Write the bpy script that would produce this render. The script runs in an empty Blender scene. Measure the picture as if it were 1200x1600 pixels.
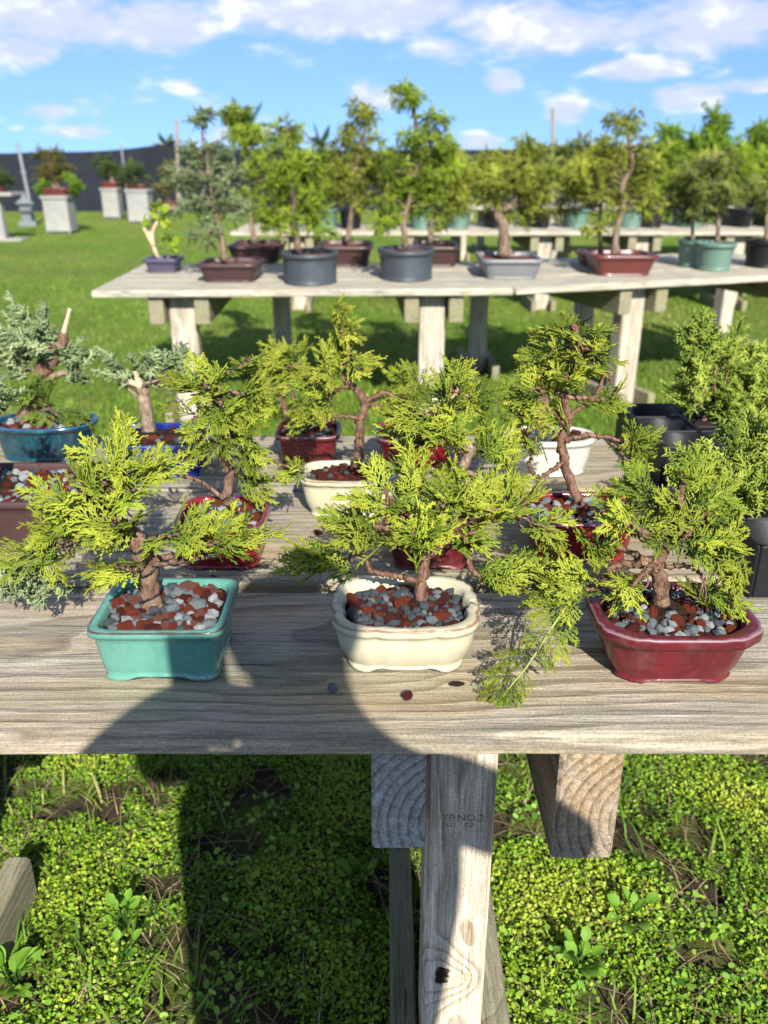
import bpy, math, random
import numpy as np
from mathutils import Vector, Matrix, noise as mnoise

# ------------------------------------------------------------------ camera, world, sun, exposure
SC = bpy.context.scene
COL = SC.collection
F_PX = 1320.0
PITCH = math.radians(22.6)
EYE = 1.32
TOP = 0.72                      # height of the bench tops
SUN_EL = math.radians(33); SUN_AZ = math.radians(13)   # the sun is behind the camera, a little to the right
cam_d = bpy.data.cameras.new('camera'); cam = bpy.data.objects.new('camera', cam_d); COL.objects.link(cam)
cam.location = (0, 0, EYE); cam.rotation_euler = (math.pi/2 - PITCH, 0, 0)
cam_d.sensor_fit = 'VERTICAL'; cam_d.sensor_height = 36; cam_d.lens = F_PX/1600*36
cam_d.clip_start = 0.02; cam_d.clip_end = 2000
cam_d.dof.use_dof = True; cam_d.dof.focus_distance = 1.13; cam_d.dof.aperture_fstop = cam_d.lens/6.2
SC.camera = cam
SC.render.resolution_x = 768; SC.render.resolution_y = 1024
SC.view_settings.view_transform = 'Standard'; SC.view_settings.look = 'None'
SC.view_settings.gamma = 1; SC.view_settings.use_curve_mapping = False
SC.view_settings.exposure = 0.98

sun_d = bpy.data.lights.new('sun', 'SUN'); sun_d.energy = 4.8; sun_d.angle = math.radians(0.55); sun_d.color = (1, .95, .85)
sun = bpy.data.objects.new('sun', sun_d); COL.objects.link(sun)
to_sun = Vector((math.sin(SUN_AZ)*math.cos(SUN_EL), -math.cos(SUN_AZ)*math.cos(SUN_EL), math.sin(SUN_EL)))
sun.rotation_euler = to_sun.to_track_quat('Z', 'Y').to_euler()

CT, ST = math.cos(PITCH), math.sin(PITCH)
def ray(px, py):
    a = (px-600)/F_PX; b = (800-py)/F_PX
    return Vector((a, CT+b*ST, -ST+b*CT))
def P(px, py, y):
    r = ray(px, py); k = y/r.y
    return Vector((r.x*k, y, EYE+r.z*k))
def PZ(px, py, z):
    r = ray(px, py); k = (z-EYE)/r.z
    return Vector((r.x*k, r.y*k, z))
def pxsize(p):                  # metres per photograph pixel at a point
    return (p.y*CT+(EYE-p.z)*ST)/F_PX

class NT:
    """small node-tree helper"""
    def __init__(s, tree): s.t = tree; tree.nodes.clear()
    def n(s, typ, ins=None, **kw):
        nd = s.t.nodes.new(typ)
        for k, v in kw.items(): setattr(nd, k, v)
        for k, v in (ins or {}).items():
            if isinstance(v, bpy.types.NodeSocket): s.t.links.new(v, nd.inputs[k])
            else: nd.inputs[k].default_value = v
        return nd
    def m(s, op, a, b=0.0, c=0.0, clamp=False):
        return s.n('ShaderNodeMath', {0: a, 1: b, 2: c}, operation=op, use_clamp=clamp).outputs[0]
    def mix(s, f, a, b, blend='MIX'):
        nd = s.n('ShaderNodeMix', {0: f, 6: a, 7: b}, data_type='RGBA', blend_type=blend, clamp_factor=True); return nd.outputs[2]
    def noise(s, vec, scale, detail=4, rough=.55, dist=0.0):
        ins = {'Scale': scale, 'Detail': detail, 'Roughness': rough, 'Distortion': dist}
        if vec is not None: ins['Vector'] = vec
        return s.n('ShaderNodeTexNoise', ins).outputs['Fac']
    def ramp(s, f, stops, interp='LINEAR'):
        nd = s.n('ShaderNodeValToRGB', {0: f}); cr = nd.color_ramp; cr.interpolation = interp
        while len(cr.elements) < len(stops): cr.elements.new(.5)
        for e, (p, c) in zip(cr.elements, stops):
            e.position = p; e.color = (c, c, c, 1) if isinstance(c, (int, float)) else (*c, 1)
        return nd.outputs[0]
    def sm(s, f, lo, hi):
        return s.n('ShaderNodeMapRange', {0: f, 1: lo, 2: hi, 3: 0.0, 4: 1.0}, interpolation_type='SMOOTHSTEP', clamp=True).outputs[0]
    def map(s, vec, scale=(1, 1, 1), loc=(0, 0, 0), rot=(0, 0, 0)):
        return s.n('ShaderNodeMapping', {0: vec, 1: loc, 2: rot, 3: scale}).outputs[0]
def rgb(*c): return (*c, 1.0)

# --- world: clear low-haze sky with cumulus
W = bpy.data.worlds.new('World'); SC.world = W; W.use_nodes = True
w = NT(W.node_tree)
sky = w.n('ShaderNodeTexSky', sky_type='NISHITA', sun_disc=False, sun_elevation=SUN_EL, sun_rotation=math.pi-SUN_AZ,
          air_density=1.0, dust_density=.35, ozone_density=2.2, altitude=0)
tc = w.n('ShaderNodeTexCoord').outputs['Generated']
w.t.links.new(w.n('ShaderNodeVectorMath', {0: tc, 1: (1, 1, .85), 2: (0, 0, .2)}, operation='MULTIPLY_ADD').outputs[0], sky.inputs[0])   # a dry blue sky down to the horizon
sx = w.n('ShaderNodeSeparateXYZ', {0: tc}).outputs
az = w.m('ARCTAN2', sx[0], sx[1]); el = w.m('ARCSINE', sx[2])
cv = w.n('ShaderNodeCombineXYZ', {0: az, 1: w.m('MULTIPLY', el, 2.3), 2: 0.0}).outputs[0]
fb = w.noise(cv, 11.0, 7, .58, .35)
fine = w.noise(cv, 34.0, 6, .6, .2)
big = w.noise(w.map(cv, loc=(3.1, 1.7, 0)), 4.0, 4, .5)
def dirpx(px, py):
    r = ray(px, py).normalized(); return math.atan2(r.x, r.y), math.asin(r.z)
dens = None
for (px, py, rx, ry, k) in [(250, 40, 100, 50, 1.2), (90, 30, 170, 52, 1.1), (40, 75, 60, 34, .9), (560, 15, 280, 52, 1.1), (880, 40, 210, 52, 1.1), (1130, 35, 170, 62, 1.15),
                            (1000, 108, 80, 24, 1.15), (1075, 152, 70, 24, 1.0), (695, 78, 60, 26, .8), (785, 130, 34, 24, .85), (880, 172, 40, 26, .95),
                            (75, 175, 40, 16, .75), (590, 150, 55, 22, .75), (745, 222, 42, 18, .85), (1170, 135, 45, 16, .7), (120, 205, 60, 12, .55), (285, 135, 30, 12, .5), (380, 210, 70, 14, .45)]:
    a0, e0 = dirpx(px, py); a1, _ = dirpx(px+rx, py); _, e1 = dirpx(px, py-ry)
    u = w.m('DIVIDE', w.m('SUBTRACT', az, a0), a1-a0); v = w.m('DIVIDE', w.m('SUBTRACT', el, e0), abs(e1-e0))
    q = w.m('MULTIPLY', w.m('SUBTRACT', 1.0, w.m('ADD', w.m('MULTIPLY', u, u), w.m('MULTIPLY', v, v))), k)
    q = w.m('MAXIMUM', q, -1.3)
    dens = q if dens is None else w.m('SMOOTH_MAX', dens, q, .35)
# beyond the part seen: the same broken cumulus over the whole sky, from the cloud bank upward
over = w.m('MULTIPLY', w.sm(el, .14, .24), w.m('MULTIPLY', w.m('SUBTRACT', big, .44), 5.0))
side = w.m('MULTIPLY', w.sm(w.m('ABSOLUTE', az), .5, .75), w.m('MULTIPLY', w.m('SUBTRACT', big, .52), 5.0))
dens = w.m('MAXIMUM', dens, w.m('MAXIMUM', w.m('SUBTRACT', over, .3), w.m('SUBTRACT', side, .35)))
d2 = w.m('ADD', w.m('MULTIPLY', dens, .62), w.m('ADD', w.m('MULTIPLY', w.m('SUBTRACT', fb, .5), 2.1), w.m('MULTIPLY', w.m('SUBTRACT', fine, .5), .9)))
cover = w.sm(d2, -.16, .55)
lit = w.sm(w.m('ADD', fb, w.m('MULTIPLY', fine, .4)), .68, 1.0)
cloudcol = w.mix(lit, rgb(3.2, 3.45, 4.2), rgb(5.9, 6.0, 6.2))
skyc = w.mix(w.m('MULTIPLY', cover, .92), w.mix(1.0, sky.outputs[0], rgb(.66, .78, .92), 'MULTIPLY'), cloudcol)
bg = w.n('ShaderNodeBackground', {0: skyc, 1: 0.118})
w.n('ShaderNodeOutputWorld', {0: bg.outputs[0]})

# ------------------------------------------------------------------ helpers
R = random.Random(7)
def tag(o, label=None, cat=None, group=None, kind=None):
    if label: o['label'] = label
    if cat: o['category'] = cat
    if group: o['group'] = group
    if kind: o['kind'] = kind
    return o
def empty(name, loc, label=None, cat=None, group=None, rz=0.0):
    o = bpy.data.objects.new(name, None); COL.objects.link(o); o.location = loc; o.rotation_euler.z = rz; o.empty_display_size = .05
    return tag(o, label, cat, group)
def link(name, me, parent=None, loc=None, rot=None, scale=None):
    o = bpy.data.objects.new(name, me); COL.objects.link(o)
    if parent: o.parent = parent
    if loc is not None: o.location = loc
    if rot is not None:
        if isinstance(rot, Matrix): o.rotation_euler = rot.to_euler()
        else: o.rotation_euler = rot
    if scale is not None: o.scale = (scale,)*3 if isinstance(scale, (int, float)) else scale
    return o
def npmesh(name, V, Fc, mat, attr=None, smooth=True, n=None):
    """mesh from arrays; Fc is a list of faces or an (m,k) array"""
    me = bpy.data.meshes.new(name)
    V = np.asarray(V, dtype=np.float32)
    if isinstance(Fc, np.ndarray):
        m, k = Fc.shape
        me.vertices.add(len(V)); me.vertices.foreach_set('co', V.ravel())
        me.loops.add(m*k); me.loops.foreach_set('vertex_index', Fc.astype(np.int32).ravel())
        me.polygons.add(m); me.polygons.foreach_set('loop_start', np.arange(0, m*k, k, dtype=np.int32))
        me.update(calc_edges=True)
    else:
        me.from_pydata(V.tolist(), [], Fc)
    for an, av in (attr or {}).items():
        a = me.attributes.new(an, 'FLOAT', 'POINT'); a.data.foreach_set('value', np.asarray(av, dtype=np.float32))
    if mat is not None: me.materials.append(mat)
    if smooth: me.polygons.foreach_set('use_smooth', [True]*len(me.polygons))
    me.update()
    return me
class MB:
    def __init__(s): s.v = []; s.f = []; s.a = []
    def box(s, c, d, bev=0.0, rz=0.0):
        """bevelled box: centre, full dims"""
        hx, hy, hz = d[0]/2, d[1]/2, d[2]/2; b = min(bev, hx*.9, hy*.9, hz*.9)
        i0 = len(s.v); cr, sr = math.cos(rz), math.sin(rz)
        if b <= 0:
            pts = [(x*hx, y*hy, z*hz) for z in (-1, 1) for (x, y) in ((-1, -1), (1, -1), (1, 1), (-1, 1))]
            fs = [(3, 2, 1, 0), (4, 5, 6, 7), (0, 1, 5, 4), (1, 2, 6, 5), (2, 3, 7, 6), (3, 0, 4, 7)]
        else:
            def ring(ix, iy, z): 
                return [(-ix+b, -iy, z), (ix-b, -iy, z), (ix, -iy+b, z), (ix, iy-b, z), (ix-b, iy, z), (-ix+b, iy, z), (-ix, iy-b, z), (-ix, -iy+b, z)]
            pts = ring(hx-b*.7, hy-b*.7, -hz)+ring(hx, hy, -hz+b)+ring(hx, hy, hz-b)+ring(hx-b*.7, hy-b*.7, hz)
            fs = [tuple(range(7, -1, -1)), tuple(range(24, 32))]
            for k in range(3):
                for j in range(8): fs.append((k*8+j, k*8+(j+1) % 8, (k+1)*8+(j+1) % 8, (k+1)*8+j))
        for p in pts: s.v.append((c[0]+p[0]*cr-p[1]*sr, c[1]+p[0]*sr+p[1]*cr, c[2]+p[2]))
        s.f += [tuple(i0+i for i in f) for f in fs]
        return s
    def tube(s, pts, rad, sides=8, cap=True, rough=0.0, t=None, seed=0):
        pts = [Vector(p) for p in pts]; i0 = len(s.v); n = len(pts); up = None
        for i, p in enumerate(pts):
            d = (pts[min(i+1, n-1)]-pts[max(i-1, 0)])
            d = d.normalized() if d.length > 1e-9 else Vector((0, 0, 1))
            if up is None: up = d.orthogonal().normalized()
            else:
                up = up-d*up.dot(d); up = up.normalized() if up.length > 1e-6 else d.orthogonal().normalized()
            sd = d.cross(up); r = rad[i] if hasattr(rad, '__len__') else rad
            for k in range(sides):
                a = 2*math.pi*k/sides; rr = r
                if rough: rr *= 1+rough*(mnoise.noise(Vector((math.cos(a)*1.3+seed, math.sin(a)*1.3, i*.45)))*1.2+mnoise.noise(Vector((math.cos(a)*3+seed, math.sin(a)*3, i*.9)))*.6)
                s.v.append(tuple(p+up*(math.cos(a)*rr)+sd*(math.sin(a)*rr)))
                if t is not None: s.a.append(t[i] if hasattr(t, '__len__') else t)
        for i in range(n-1):
            for k in range(sides): s.f.append((i0+i*sides+k, i0+i*sides+(k+1) % sides, i0+(i+1)*sides+(k+1) % sides, i0+(i+1)*sides+k))
        if cap:
            s.f.append(tuple(i0+k for k in reversed(range(sides)))); s.f.append(tuple(i0+(n-1)*sides+k for k in range(sides)))
        return s
    def mesh(s, name, mat, smooth=False):
        at = {'t': s.a} if s.a and len(s.a) == len(s.v) else None
        return npmesh(name, s.v, s.f, mat, at, smooth)
    def build(s, name, mat, parent=None, smooth=False, loc=None):
        return link(name, s.mesh(name, mat, smooth), parent, loc)
def crom(pts, k=5):
    """Catmull-Rom through vectors (any dimension)"""
    pts = [np.array(p, float) for p in pts]
    if len(pts) < 3: 
        return [pts[0]+(pts[-1]-pts[0])*i/(k*1.0) for i in range(k+1)]
    q = [2*pts[0]-pts[1]]+pts+[2*pts[-1]-pts[-2]]; out = []
    for i in range(1, len(q)-2):
        for j in range(k):
            u = j/k; a, b, c, d = q[i-1], q[i], q[i+1], q[i+2]
            out.append(.5*((2*b)+(-a+c)*u+(2*a-5*b+4*c-d)*u*u+(-a+3*b-3*c+d)*u**3))
    out.append(pts[-1]); return out

# ------------------------------------------------------------------ materials
def newmat(name):
    m = bpy.data.materials.new(name); m.use_nodes = True; return m, NT(m.node_tree)
def finish(t, col, rough=.6, bump=None, bstr=.3, bdist=.002, spec=.4, coat=0.0, trans=0.0, coatr=.08, metal=0.0, disp_normal=None):
    ins = {'Base Color': col, 'Roughness': rough, 'Specular IOR Level': spec, 'Coat Weight': coat, 'Coat Roughness': coatr, 'Metallic': metal}
    if bump is not None: ins['Normal'] = t.n('ShaderNodeBump', {'Height': bump, 'Strength': bstr, 'Distance': bdist}).outputs[0]
    b = t.n('ShaderNodeBsdfPrincipled', ins).outputs[0]
    if trans > 0:
        tr = t.n('ShaderNodeBsdfTranslucent', {0: col}).outputs[0]
        b = t.n('ShaderNodeMixShader', {0: trans, 1: b, 2: tr}).outputs[0]
    t.n('ShaderNodeOutputMaterial', {0: b})

def wood(name, axis='X', light=(.40, .33, .24), dark=(.17, .125, .08), grey=(.33, .30, .26), ring=.012, contrast=.6, greyamt=.5, centre=(.0, .12), knot=None, seedloc=(0, 0, 0), green=.0, wav=.03, crack=1.0):
    m, t = newmat(name)
    co = t.n('ShaderNodeTexCoord').outputs['Object']
    rnd = t.n('ShaderNodeObjectInfo').outputs['Random']
    s = t.n('ShaderNodeSeparateXYZ', {0: co}).outputs
    L, A, B = {'X': (s[0], s[1], s[2]), 'Y': (s[1], s[0], s[2]), 'Z': (s[2], s[0], s[1])}[axis]
    Lr = t.m('ADD', L, t.m('MULTIPLY', rnd, 37.0))
    c = t.n('ShaderNodeCombineXYZ', {0: Lr, 1: A, 2: B}).outputs[0]
    c = t.map(c, loc=seedloc)
    warp = t.noise(t.map(c, (1.6, 5, 5)), 1.0, 3, .5)
    warp2 = t.noise(t.map(c, (5, 22, 22)), 1.0, 3, .5)
    da = t.m('SUBTRACT', A, centre[0]); db = t.m('SUBTRACT', B, centre[1])
    r = t.m('SQRT', t.m('ADD', t.m('MULTIPLY', da, da), t.m('MULTIPLY', db, db)))
    r = t.m('ADD', r, t.m('MULTIPLY', t.m('SUBTRACT', warp, .5), wav*4))
    r = t.m('ADD', r, t.m('MULTIPLY', t.m('SUBTRACT', warp2, .5), wav*.35))
    kmask = None
    for kn in (knot or []):
        (k1, ka, size, hole) = kn
        d1 = t.m('MULTIPLY', t.m('SUBTRACT', L, k1), .62); d2 = t.m('SUBTRACT', A, ka)
        dd = t.m('SQRT', t.m('ADD', t.m('MULTIPLY', d1, d1), t.m('MULTIPLY', d2, d2)))
        dd = t.m('ADD', dd, t.m('MULTIPLY', t.m('SUBTRACT', warp2, .5), size*.5))
        g = t.m('EXPONENT', t.m('MULTIPLY', t.m('POWER', t.m('DIVIDE', dd, size*2.1), 2.0), -1.0))
        r = t.m('ADD', r, t.m('MULTIPLY', g, size*1.5))
        if hole:
            jag = t.noise(t.map(c, (60, 60, 60)), 1.0, 4, .7)
            k = t.m('SUBTRACT', 1.0, t.sm(t.m('ADD', dd, t.m('MULTIPLY', t.m('SUBTRACT', jag, .5), size*1.5)), size*.42, size*.62)); kmask = k if kmask is None else t.m('MAXIMUM', kmask, k)
    ph = t.m('FRACT', t.m('DIVIDE', r, ring))
    rg = t.ramp(ph, [(0, 0.0), (.55, .25), (.86, 1.0), (.95, .8), (1, 0.0)])
    fib = t.noise(t.map(c, (22, 620, 620)), 1.0, 4, .7)
    fib2 = t.noise(t.map(c, (5, 130, 130)), 1.0, 6, .7)
    patch = t.noise(t.map(c, (1.2, 6, 6)), 1.0, 4, .6)
    stain = t.noise(t.map(c, (5, 12, 12), loc=(4, 2, 1)), 1.0, 5, .6)
    streak = t.sm(t.noise(t.map(c, (.9, 48, 48), loc=(9, 3, 5)), 1.0, 3, .5), .55, .75)
    base = t.mix(t.m('MULTIPLY', rg, contrast), rgb(*light), rgb(*dark))
    gr = t.mix(t.m('MULTIPLY', rg, contrast*.7), rgb(*[g*1.12 for g in grey]), rgb(*[g*.45 for g in grey]))
    col = t.mix(t.m('MULTIPLY', t.sm(patch, .35, .65), greyamt*1.6, clamp=True), base, gr)
    col = t.mix(t.m('MULTIPLY', streak, .38), col, rgb(*[min(1, g*1.75) for g in grey]))
    col = t.mix(1.0, col, t.ramp(fib2, [(.28, .5), (.5, 1.0), (.72, 1.35)]), 'MULTIPLY')
    col = t.mix(.8, col, t.ramp(fib, [(.28, .38), (.5, 1.0), (.72, 1.4)]), 'MULTIPLY')
    col = t.mix(t.m('MULTIPLY', t.sm(stain, .56, .76), .6), col, rgb(dark[0]*.62, dark[1]*.62, dark[2]*.6))
    if green: col = t.mix(t.m('MULTIPLY', t.sm(t.noise(t.map(c, (2, 7, 7), loc=(1, 8, 2)), 1.0, 4, .6), .42, .68), green), col, rgb(.20, .21, .08))
    cr_ = t.noise(t.map(c, (1.0, 70, 70), loc=(2, 7, 3)), 1.0, 2, .5)
    ck = t.m('MULTIPLY', t.m('SUBTRACT', 1.0, t.sm(t.m('ABSOLUTE', t.m('SUBTRACT', cr_, .5)), .0, .012)), t.sm(patch, .5, .62))
    ck = t.m('MULTIPLY', ck, crack)
    col = t.mix(t.m('MULTIPLY', ck, .85), col, rgb(.03, .022, .015))
    h = t.m('SUBTRACT', t.m('ADD', t.m('MULTIPLY', rg, .35), t.m('ADD', t.m('MULTIPLY', fib, .5), t.m('MULTIPLY', fib2, .6))), t.m('MULTIPLY', ck, 1.6))
    if kmask is not None:
        col = t.mix(kmask, col, rgb(.022, .012, .008)); h = t.m('SUBTRACT', h, t.m('MULTIPLY', kmask, 3.0))
    spk = t.noise(c, 330.0, 4, .75)
    col = t.mix(.75, col, t.ramp(spk, [(.3, .55), (.5, 1.0), (.7, 1.4)]), 'MULTIPLY'); h = t.m('ADD', h, t.m('MULTIPLY', spk, .5))
    blot = t.sm(t.noise(t.map(c, (9, 22, 22), loc=(6, 1, 4)), 1.0, 6, .7), .5, .72)
    col = t.mix(t.m('MULTIPLY', blot, .3), col, rgb(*[g*1.5 for g in grey]))
    finish(t, col, .85, h, .9, .003, .2)
    return m
M = {}
M['plank'] = wood('weathered_plank', 'X', (.43, .335, .22), (.15, .105, .062), (.36, .325, .27), ring=.017, contrast=.8, greyamt=.62, centre=(.05, -.16), green=.35, wav=.022, knot=[(-.31, .04, .022, False), (.09, -.07, .009, True), (.36, -.035, .010, False), (.42, .06, .02, False)])
M['plank_b'] = wood('weathered_plank_pale', 'X', (.38, .305, .20), (.17, .125, .075), (.31, .285, .235), ring=.016, contrast=.65, greyamt=.55, centre=(-.08, -.11), green=.4, wav=.03)
M['plank_far'] = wood('grey_plank', 'X', (.46, .40, .30), (.24, .19, .13), (.40, .375, .32), ring=.022, contrast=.55, greyamt=.6, centre=(.03, -.14), green=.2)
M['post'] = wood('pine_post', 'Z', (.62, .52, .385), (.26, .175, .10), (.55, .49, .41), ring=.0062, contrast=.75, greyamt=.35, centre=(.006, .056), wav=.012, knot=[(-.10, -.017, .017, True), (-.105, .016, .009, False)], crack=.5)
M['post_far'] = wood('pale_post', 'Z', (.46, .40, .31), (.29, .22, .15), (.41, .38, .33), ring=.014, contrast=.6, greyamt=.35, centre=(.0, .09), wav=.012)
M['beam'] = wood('beam_end_grain', 'Y', (.38, .275, .165), (.16, .105, .055), (.30, .275, .24), ring=.0125, contrast=.85, greyamt=.3, centre=(.10, -.02), wav=.006)
M['beam_grey'] = wood('beam_end_grey', 'Y', (.42, .38, .33), (.17, .145, .12), (.40, .39, .37), ring=.0125, contrast=.95, greyamt=.8, centre=(.085, -.035), wav=.006)
M['foot'] = wood('foot_board_wood', 'Y', (.28, .24, .15), (.15, .12, .07), (.24, .23, .17), ring=.02, contrast=.45, greyamt=.5, centre=(.0, -.1), green=.5)

def plain(name, col, rough=.6, var=.25, scale=40, bump=.15, bd=.002, spec=.4, coat=0.0, trans=0.0, metal=0.0):
    m, t = newmat(name); co = t.n('ShaderNodeTexCoord').outputs['Object']
    nz = t.noise(co, scale, 5, .6); nz2 = t.noise(co, scale*.18, 3, .5)
    c = t.mix(1.0, rgb(*col), t.ramp(t.m('ADD', t.m('MULTIPLY', nz, .5), t.m('MULTIPLY', nz2, .5)), [(.25, 1-var), (.75, 1+var)]), 'MULTIPLY')
    finish(t, c, rough, nz, bump, bd, spec, coat, trans, metal=metal); return m
def glaze(name, col, dark, light, edge, speck=.3, rough=.16, streaky=0.0, edgeamt=1.0):
    """ceramic glaze, pooling colour variation, thin break line along the rim edges (attribute t)"""
    m, t = newmat(name); co = t.n('ShaderNodeTexCoord').outputs['Object']
    a = t.n('ShaderNodeAttribute', attribute_name='t').outputs['Fac']
    big = t.noise(t.map(co, (18, 18, 9)), 1.0, 4, .6, .3); sp = t.noise(co, 420, 2, .6); mid = t.noise(co, 90, 4, .6)
    c = t.mix(t.sm(big, .35, .7), rgb(*col), rgb(*dark))
    c = t.mix(t.m('MULTIPLY', t.sm(mid, .52, .75), .35), c, rgb(*light))
    c = t.mix(t.m('MULTIPLY', t.sm(sp, .58, .72), speck), c, rgb(*light))
    if streaky: c = t.mix(t.m('MULTIPLY', t.sm(t.noise(t.map(co, (30, 30, 6), loc=(3, 1, 2)), 1.0, 4, .65, 1.0), .58, .66), streaky), c, rgb(*light))
    wob = t.noise(co, 60, 3, .6)
    em = t.m('MULTIPLY', t.sm(t.m('ADD', a, t.m('MULTIPLY', t.m('SUBTRACT', wob, .5), .55)), .45, .8), edgeamt)
    c = t.mix(em, c, rgb(*edge))
    dust = t.sm(t.noise(co, 25, 6, .7), .5, .8)
    c = t.mix(t.m('MULTIPLY', dust, .12), c, rgb(.35, .30, .24))
    finish(t, c, t.m('ADD', rough, t.m('MULTIPLY', dust, .25)), mid, .05, .001, .5, .25); return m
M['teal'] = glaze('teal_glaze', (.105, .285, .225), (.07, .225, .18), (.18, .36, .295), (.06, .035, .03), .2, .2)
M['cream'] = glaze('cream_glaze', (.50, .465, .33), (.43, .39, .27), (.58, .55, .43), (.22, .13, .07), .25, .28)
M['cream_white'] = glaze('white_glaze', (.50, .50, .44), (.44, .44, .38), (.58, .58, .54), (.35, .30, .22), .2, .25)
M['red'] = glaze('red_glaze', (.115, .005, .011), (.07, .003, .007), (.20, .02, .028), (.20, .12, .14), .6, .42)
M['oxblood'] = glaze('oxblood_glaze', (.19, .007, .012), (.115, .004, .008), (.25, .012, .018), (.15, .07, .13), .2, .12)
M['cobalt'] = glaze('cobalt_glaze', (.012, .022, .22), (.006, .01, .11), (.03, .07, .38), (.05, .10, .35), .2, .12)
M['bluegreen'] = glaze('blue_green_glaze', (.005, .045, .07), (.004, .025, .045), (.025, .17, .18), (.02, .09, .22), .2, .13, .8)
M['brown_plastic'] = plain('brown_plastic', (.055, .028, .027), .42, .2, 60, .05)
M['violet_plastic'] = plain('violet_plastic', (.07, .06, .10), .4, .2, 60, .05)
M['grey_glaze'] = plain('grey_ceramic', (.165, .17, .18), .45, .15, 40, .05)
M['redbrown'] = plain('red_brown_ceramic', (.105, .026, .022), .35, .25, 25, .05, coat=.2)
M['black_plastic'] = plain('black_plastic', (.011, .0115, .013), .5, .3, 60, .08, spec=.25)
M['black_tub'] = plain('scuffed_black_tub', (.045, .055, .065), .5, .55, 12, .08)
M['green_pot'] = plain('green_plastic', (.10, .175, .135), .55, .25, 14, .05)
M['soil'] = plain('dark_soil', (.028, .018, .013), .95, .7, 160, .9, .006, .1)
M['soil_red'] = plain('gritty_red_soil', (.14, .06, .045), .95, .8, 120, .9, .01, .1)
M['lava'] = plain('red_lava_stone', (.235, .048, .024), .95, .75, 330, 1.0, .006, .15)
M['lava_b'] = plain('pink_lava_stone', (.26, .10, .075), .95, .7, 330, 1.0, .006, .15)
M['lava_d'] = plain('dark_lava_stone', (.115, .026, .02), .95, .75, 330, 1.0, .006, .15)
M['grey_stone'] = plain('grey_stone', (.105, .12, .125), .85, .55, 260, .5, .002, .25)
M['pale_stone'] = plain('pale_stone', (.22, .235, .235), .85, .45, 260, .5, .002, .25)
M['slate'] = plain('slate_stone', (.04, .05, .056), .8, .5, 260, .5, .002, .3)
M['wire_black'] = plain('black_wire', (.012, .012, .014), .4, .2, 50, .05)
M['wire_brown'] = plain('brown_wire', (.16, .085, .045), .4, .3, 80, .05, metal=.4)
M['deadwood'] = plain('deadwood', (.48, .37, .25), .8, .3, 120, .4, .002)
def bark(name, a, b, sc=1.0):
    m, t = newmat(name); co = t.n('ShaderNodeTexCoord').outputs['Object']
    n1 = t.noise(t.map(co, (170*sc, 170*sc, 45*sc)), 1.0, 5, .65, .6); n2 = t.noise(co, 45*sc, 4, .6); n3 = t.noise(co, 500*sc, 3, .6)
    c = t.mix(t.sm(n1, .3, .68), rgb(*a), rgb(*b))
    c = t.mix(t.m('MULTIPLY', t.sm(n2, .5, .75), .5), c, rgb(*[min(1, x*1.6+.03) for x in b]))
    c = t.mix(1.0, c, t.ramp(n3, [(.3, .6), (.7, 1.3)]), 'MULTIPLY')
    finish(t, c, .85, t.m('ADD', n1, t.m('MULTIPLY', n3, .3)), .9, .004/sc, .2); return m
M['bark'] = bark('juniper_bark', (.075, .038, .024), (.235, .145, .10))
M['bark_red'] = bark('red_juniper_bark', (.09, .04, .028), (.25, .145, .105))
M['bark_grey'] = bark('grey_brown_bark', (.12, .08, .055), (.33, .25, .18))
M['bark_far'] = bark('tree_bark', (.09, .06, .04), (.26, .19, .135), .3)
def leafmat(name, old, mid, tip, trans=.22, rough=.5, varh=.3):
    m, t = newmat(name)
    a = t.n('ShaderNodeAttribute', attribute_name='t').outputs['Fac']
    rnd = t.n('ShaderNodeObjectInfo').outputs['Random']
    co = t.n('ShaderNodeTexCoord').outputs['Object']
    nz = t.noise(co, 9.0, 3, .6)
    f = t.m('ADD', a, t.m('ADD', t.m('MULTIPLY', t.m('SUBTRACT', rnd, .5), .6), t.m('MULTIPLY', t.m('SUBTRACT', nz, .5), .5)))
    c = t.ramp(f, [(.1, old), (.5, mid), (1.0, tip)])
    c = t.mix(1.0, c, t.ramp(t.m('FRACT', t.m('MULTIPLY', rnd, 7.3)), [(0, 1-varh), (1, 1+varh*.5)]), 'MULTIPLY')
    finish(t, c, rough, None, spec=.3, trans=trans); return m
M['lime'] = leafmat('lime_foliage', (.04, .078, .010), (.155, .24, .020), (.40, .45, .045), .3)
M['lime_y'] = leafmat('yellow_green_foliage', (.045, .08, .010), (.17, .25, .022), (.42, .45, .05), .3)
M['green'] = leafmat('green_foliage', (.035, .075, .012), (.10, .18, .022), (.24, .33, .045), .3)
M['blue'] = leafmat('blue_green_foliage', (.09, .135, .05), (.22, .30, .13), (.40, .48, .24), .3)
M['plume'] = leafmat('plume_foliage', (.09, .15, .02), (.27, .38, .05), (.52, .60, .10), .4)
M['olive'] = leafmat('olive_far_foliage', (.15, .19, .025), (.34, .40, .05), (.54, .58, .09), .45)
M['far_green'] = leafmat('green_far_foliage', (.11, .18, .018), (.28, .41, .035), (.48, .60, .06), .45)
M['dull'] = leafmat('dull_far_foliage', (.09, .12, .028), (.20, .25, .055), (.36, .42, .09), .35)
M['hedge'] = leafmat('hedge_foliage', (.07, .13, .012), (.18, .33, .022), (.34, .50, .04), .35)
M['dark_leaf'] = leafmat('dark_bonsai_foliage', (.02, .045, .01), (.055, .10, .018), (.11, .16, .03))
M['rust_leaf'] = leafmat('bronze_bonsai_foliage', (.05, .055, .012), (.13, .12, .028), (.22, .19, .045))
M['palm'] = leafmat('palm_leaf', (.03, .06, .03), (.07, .12, .06), (.13, .19, .10))
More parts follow.
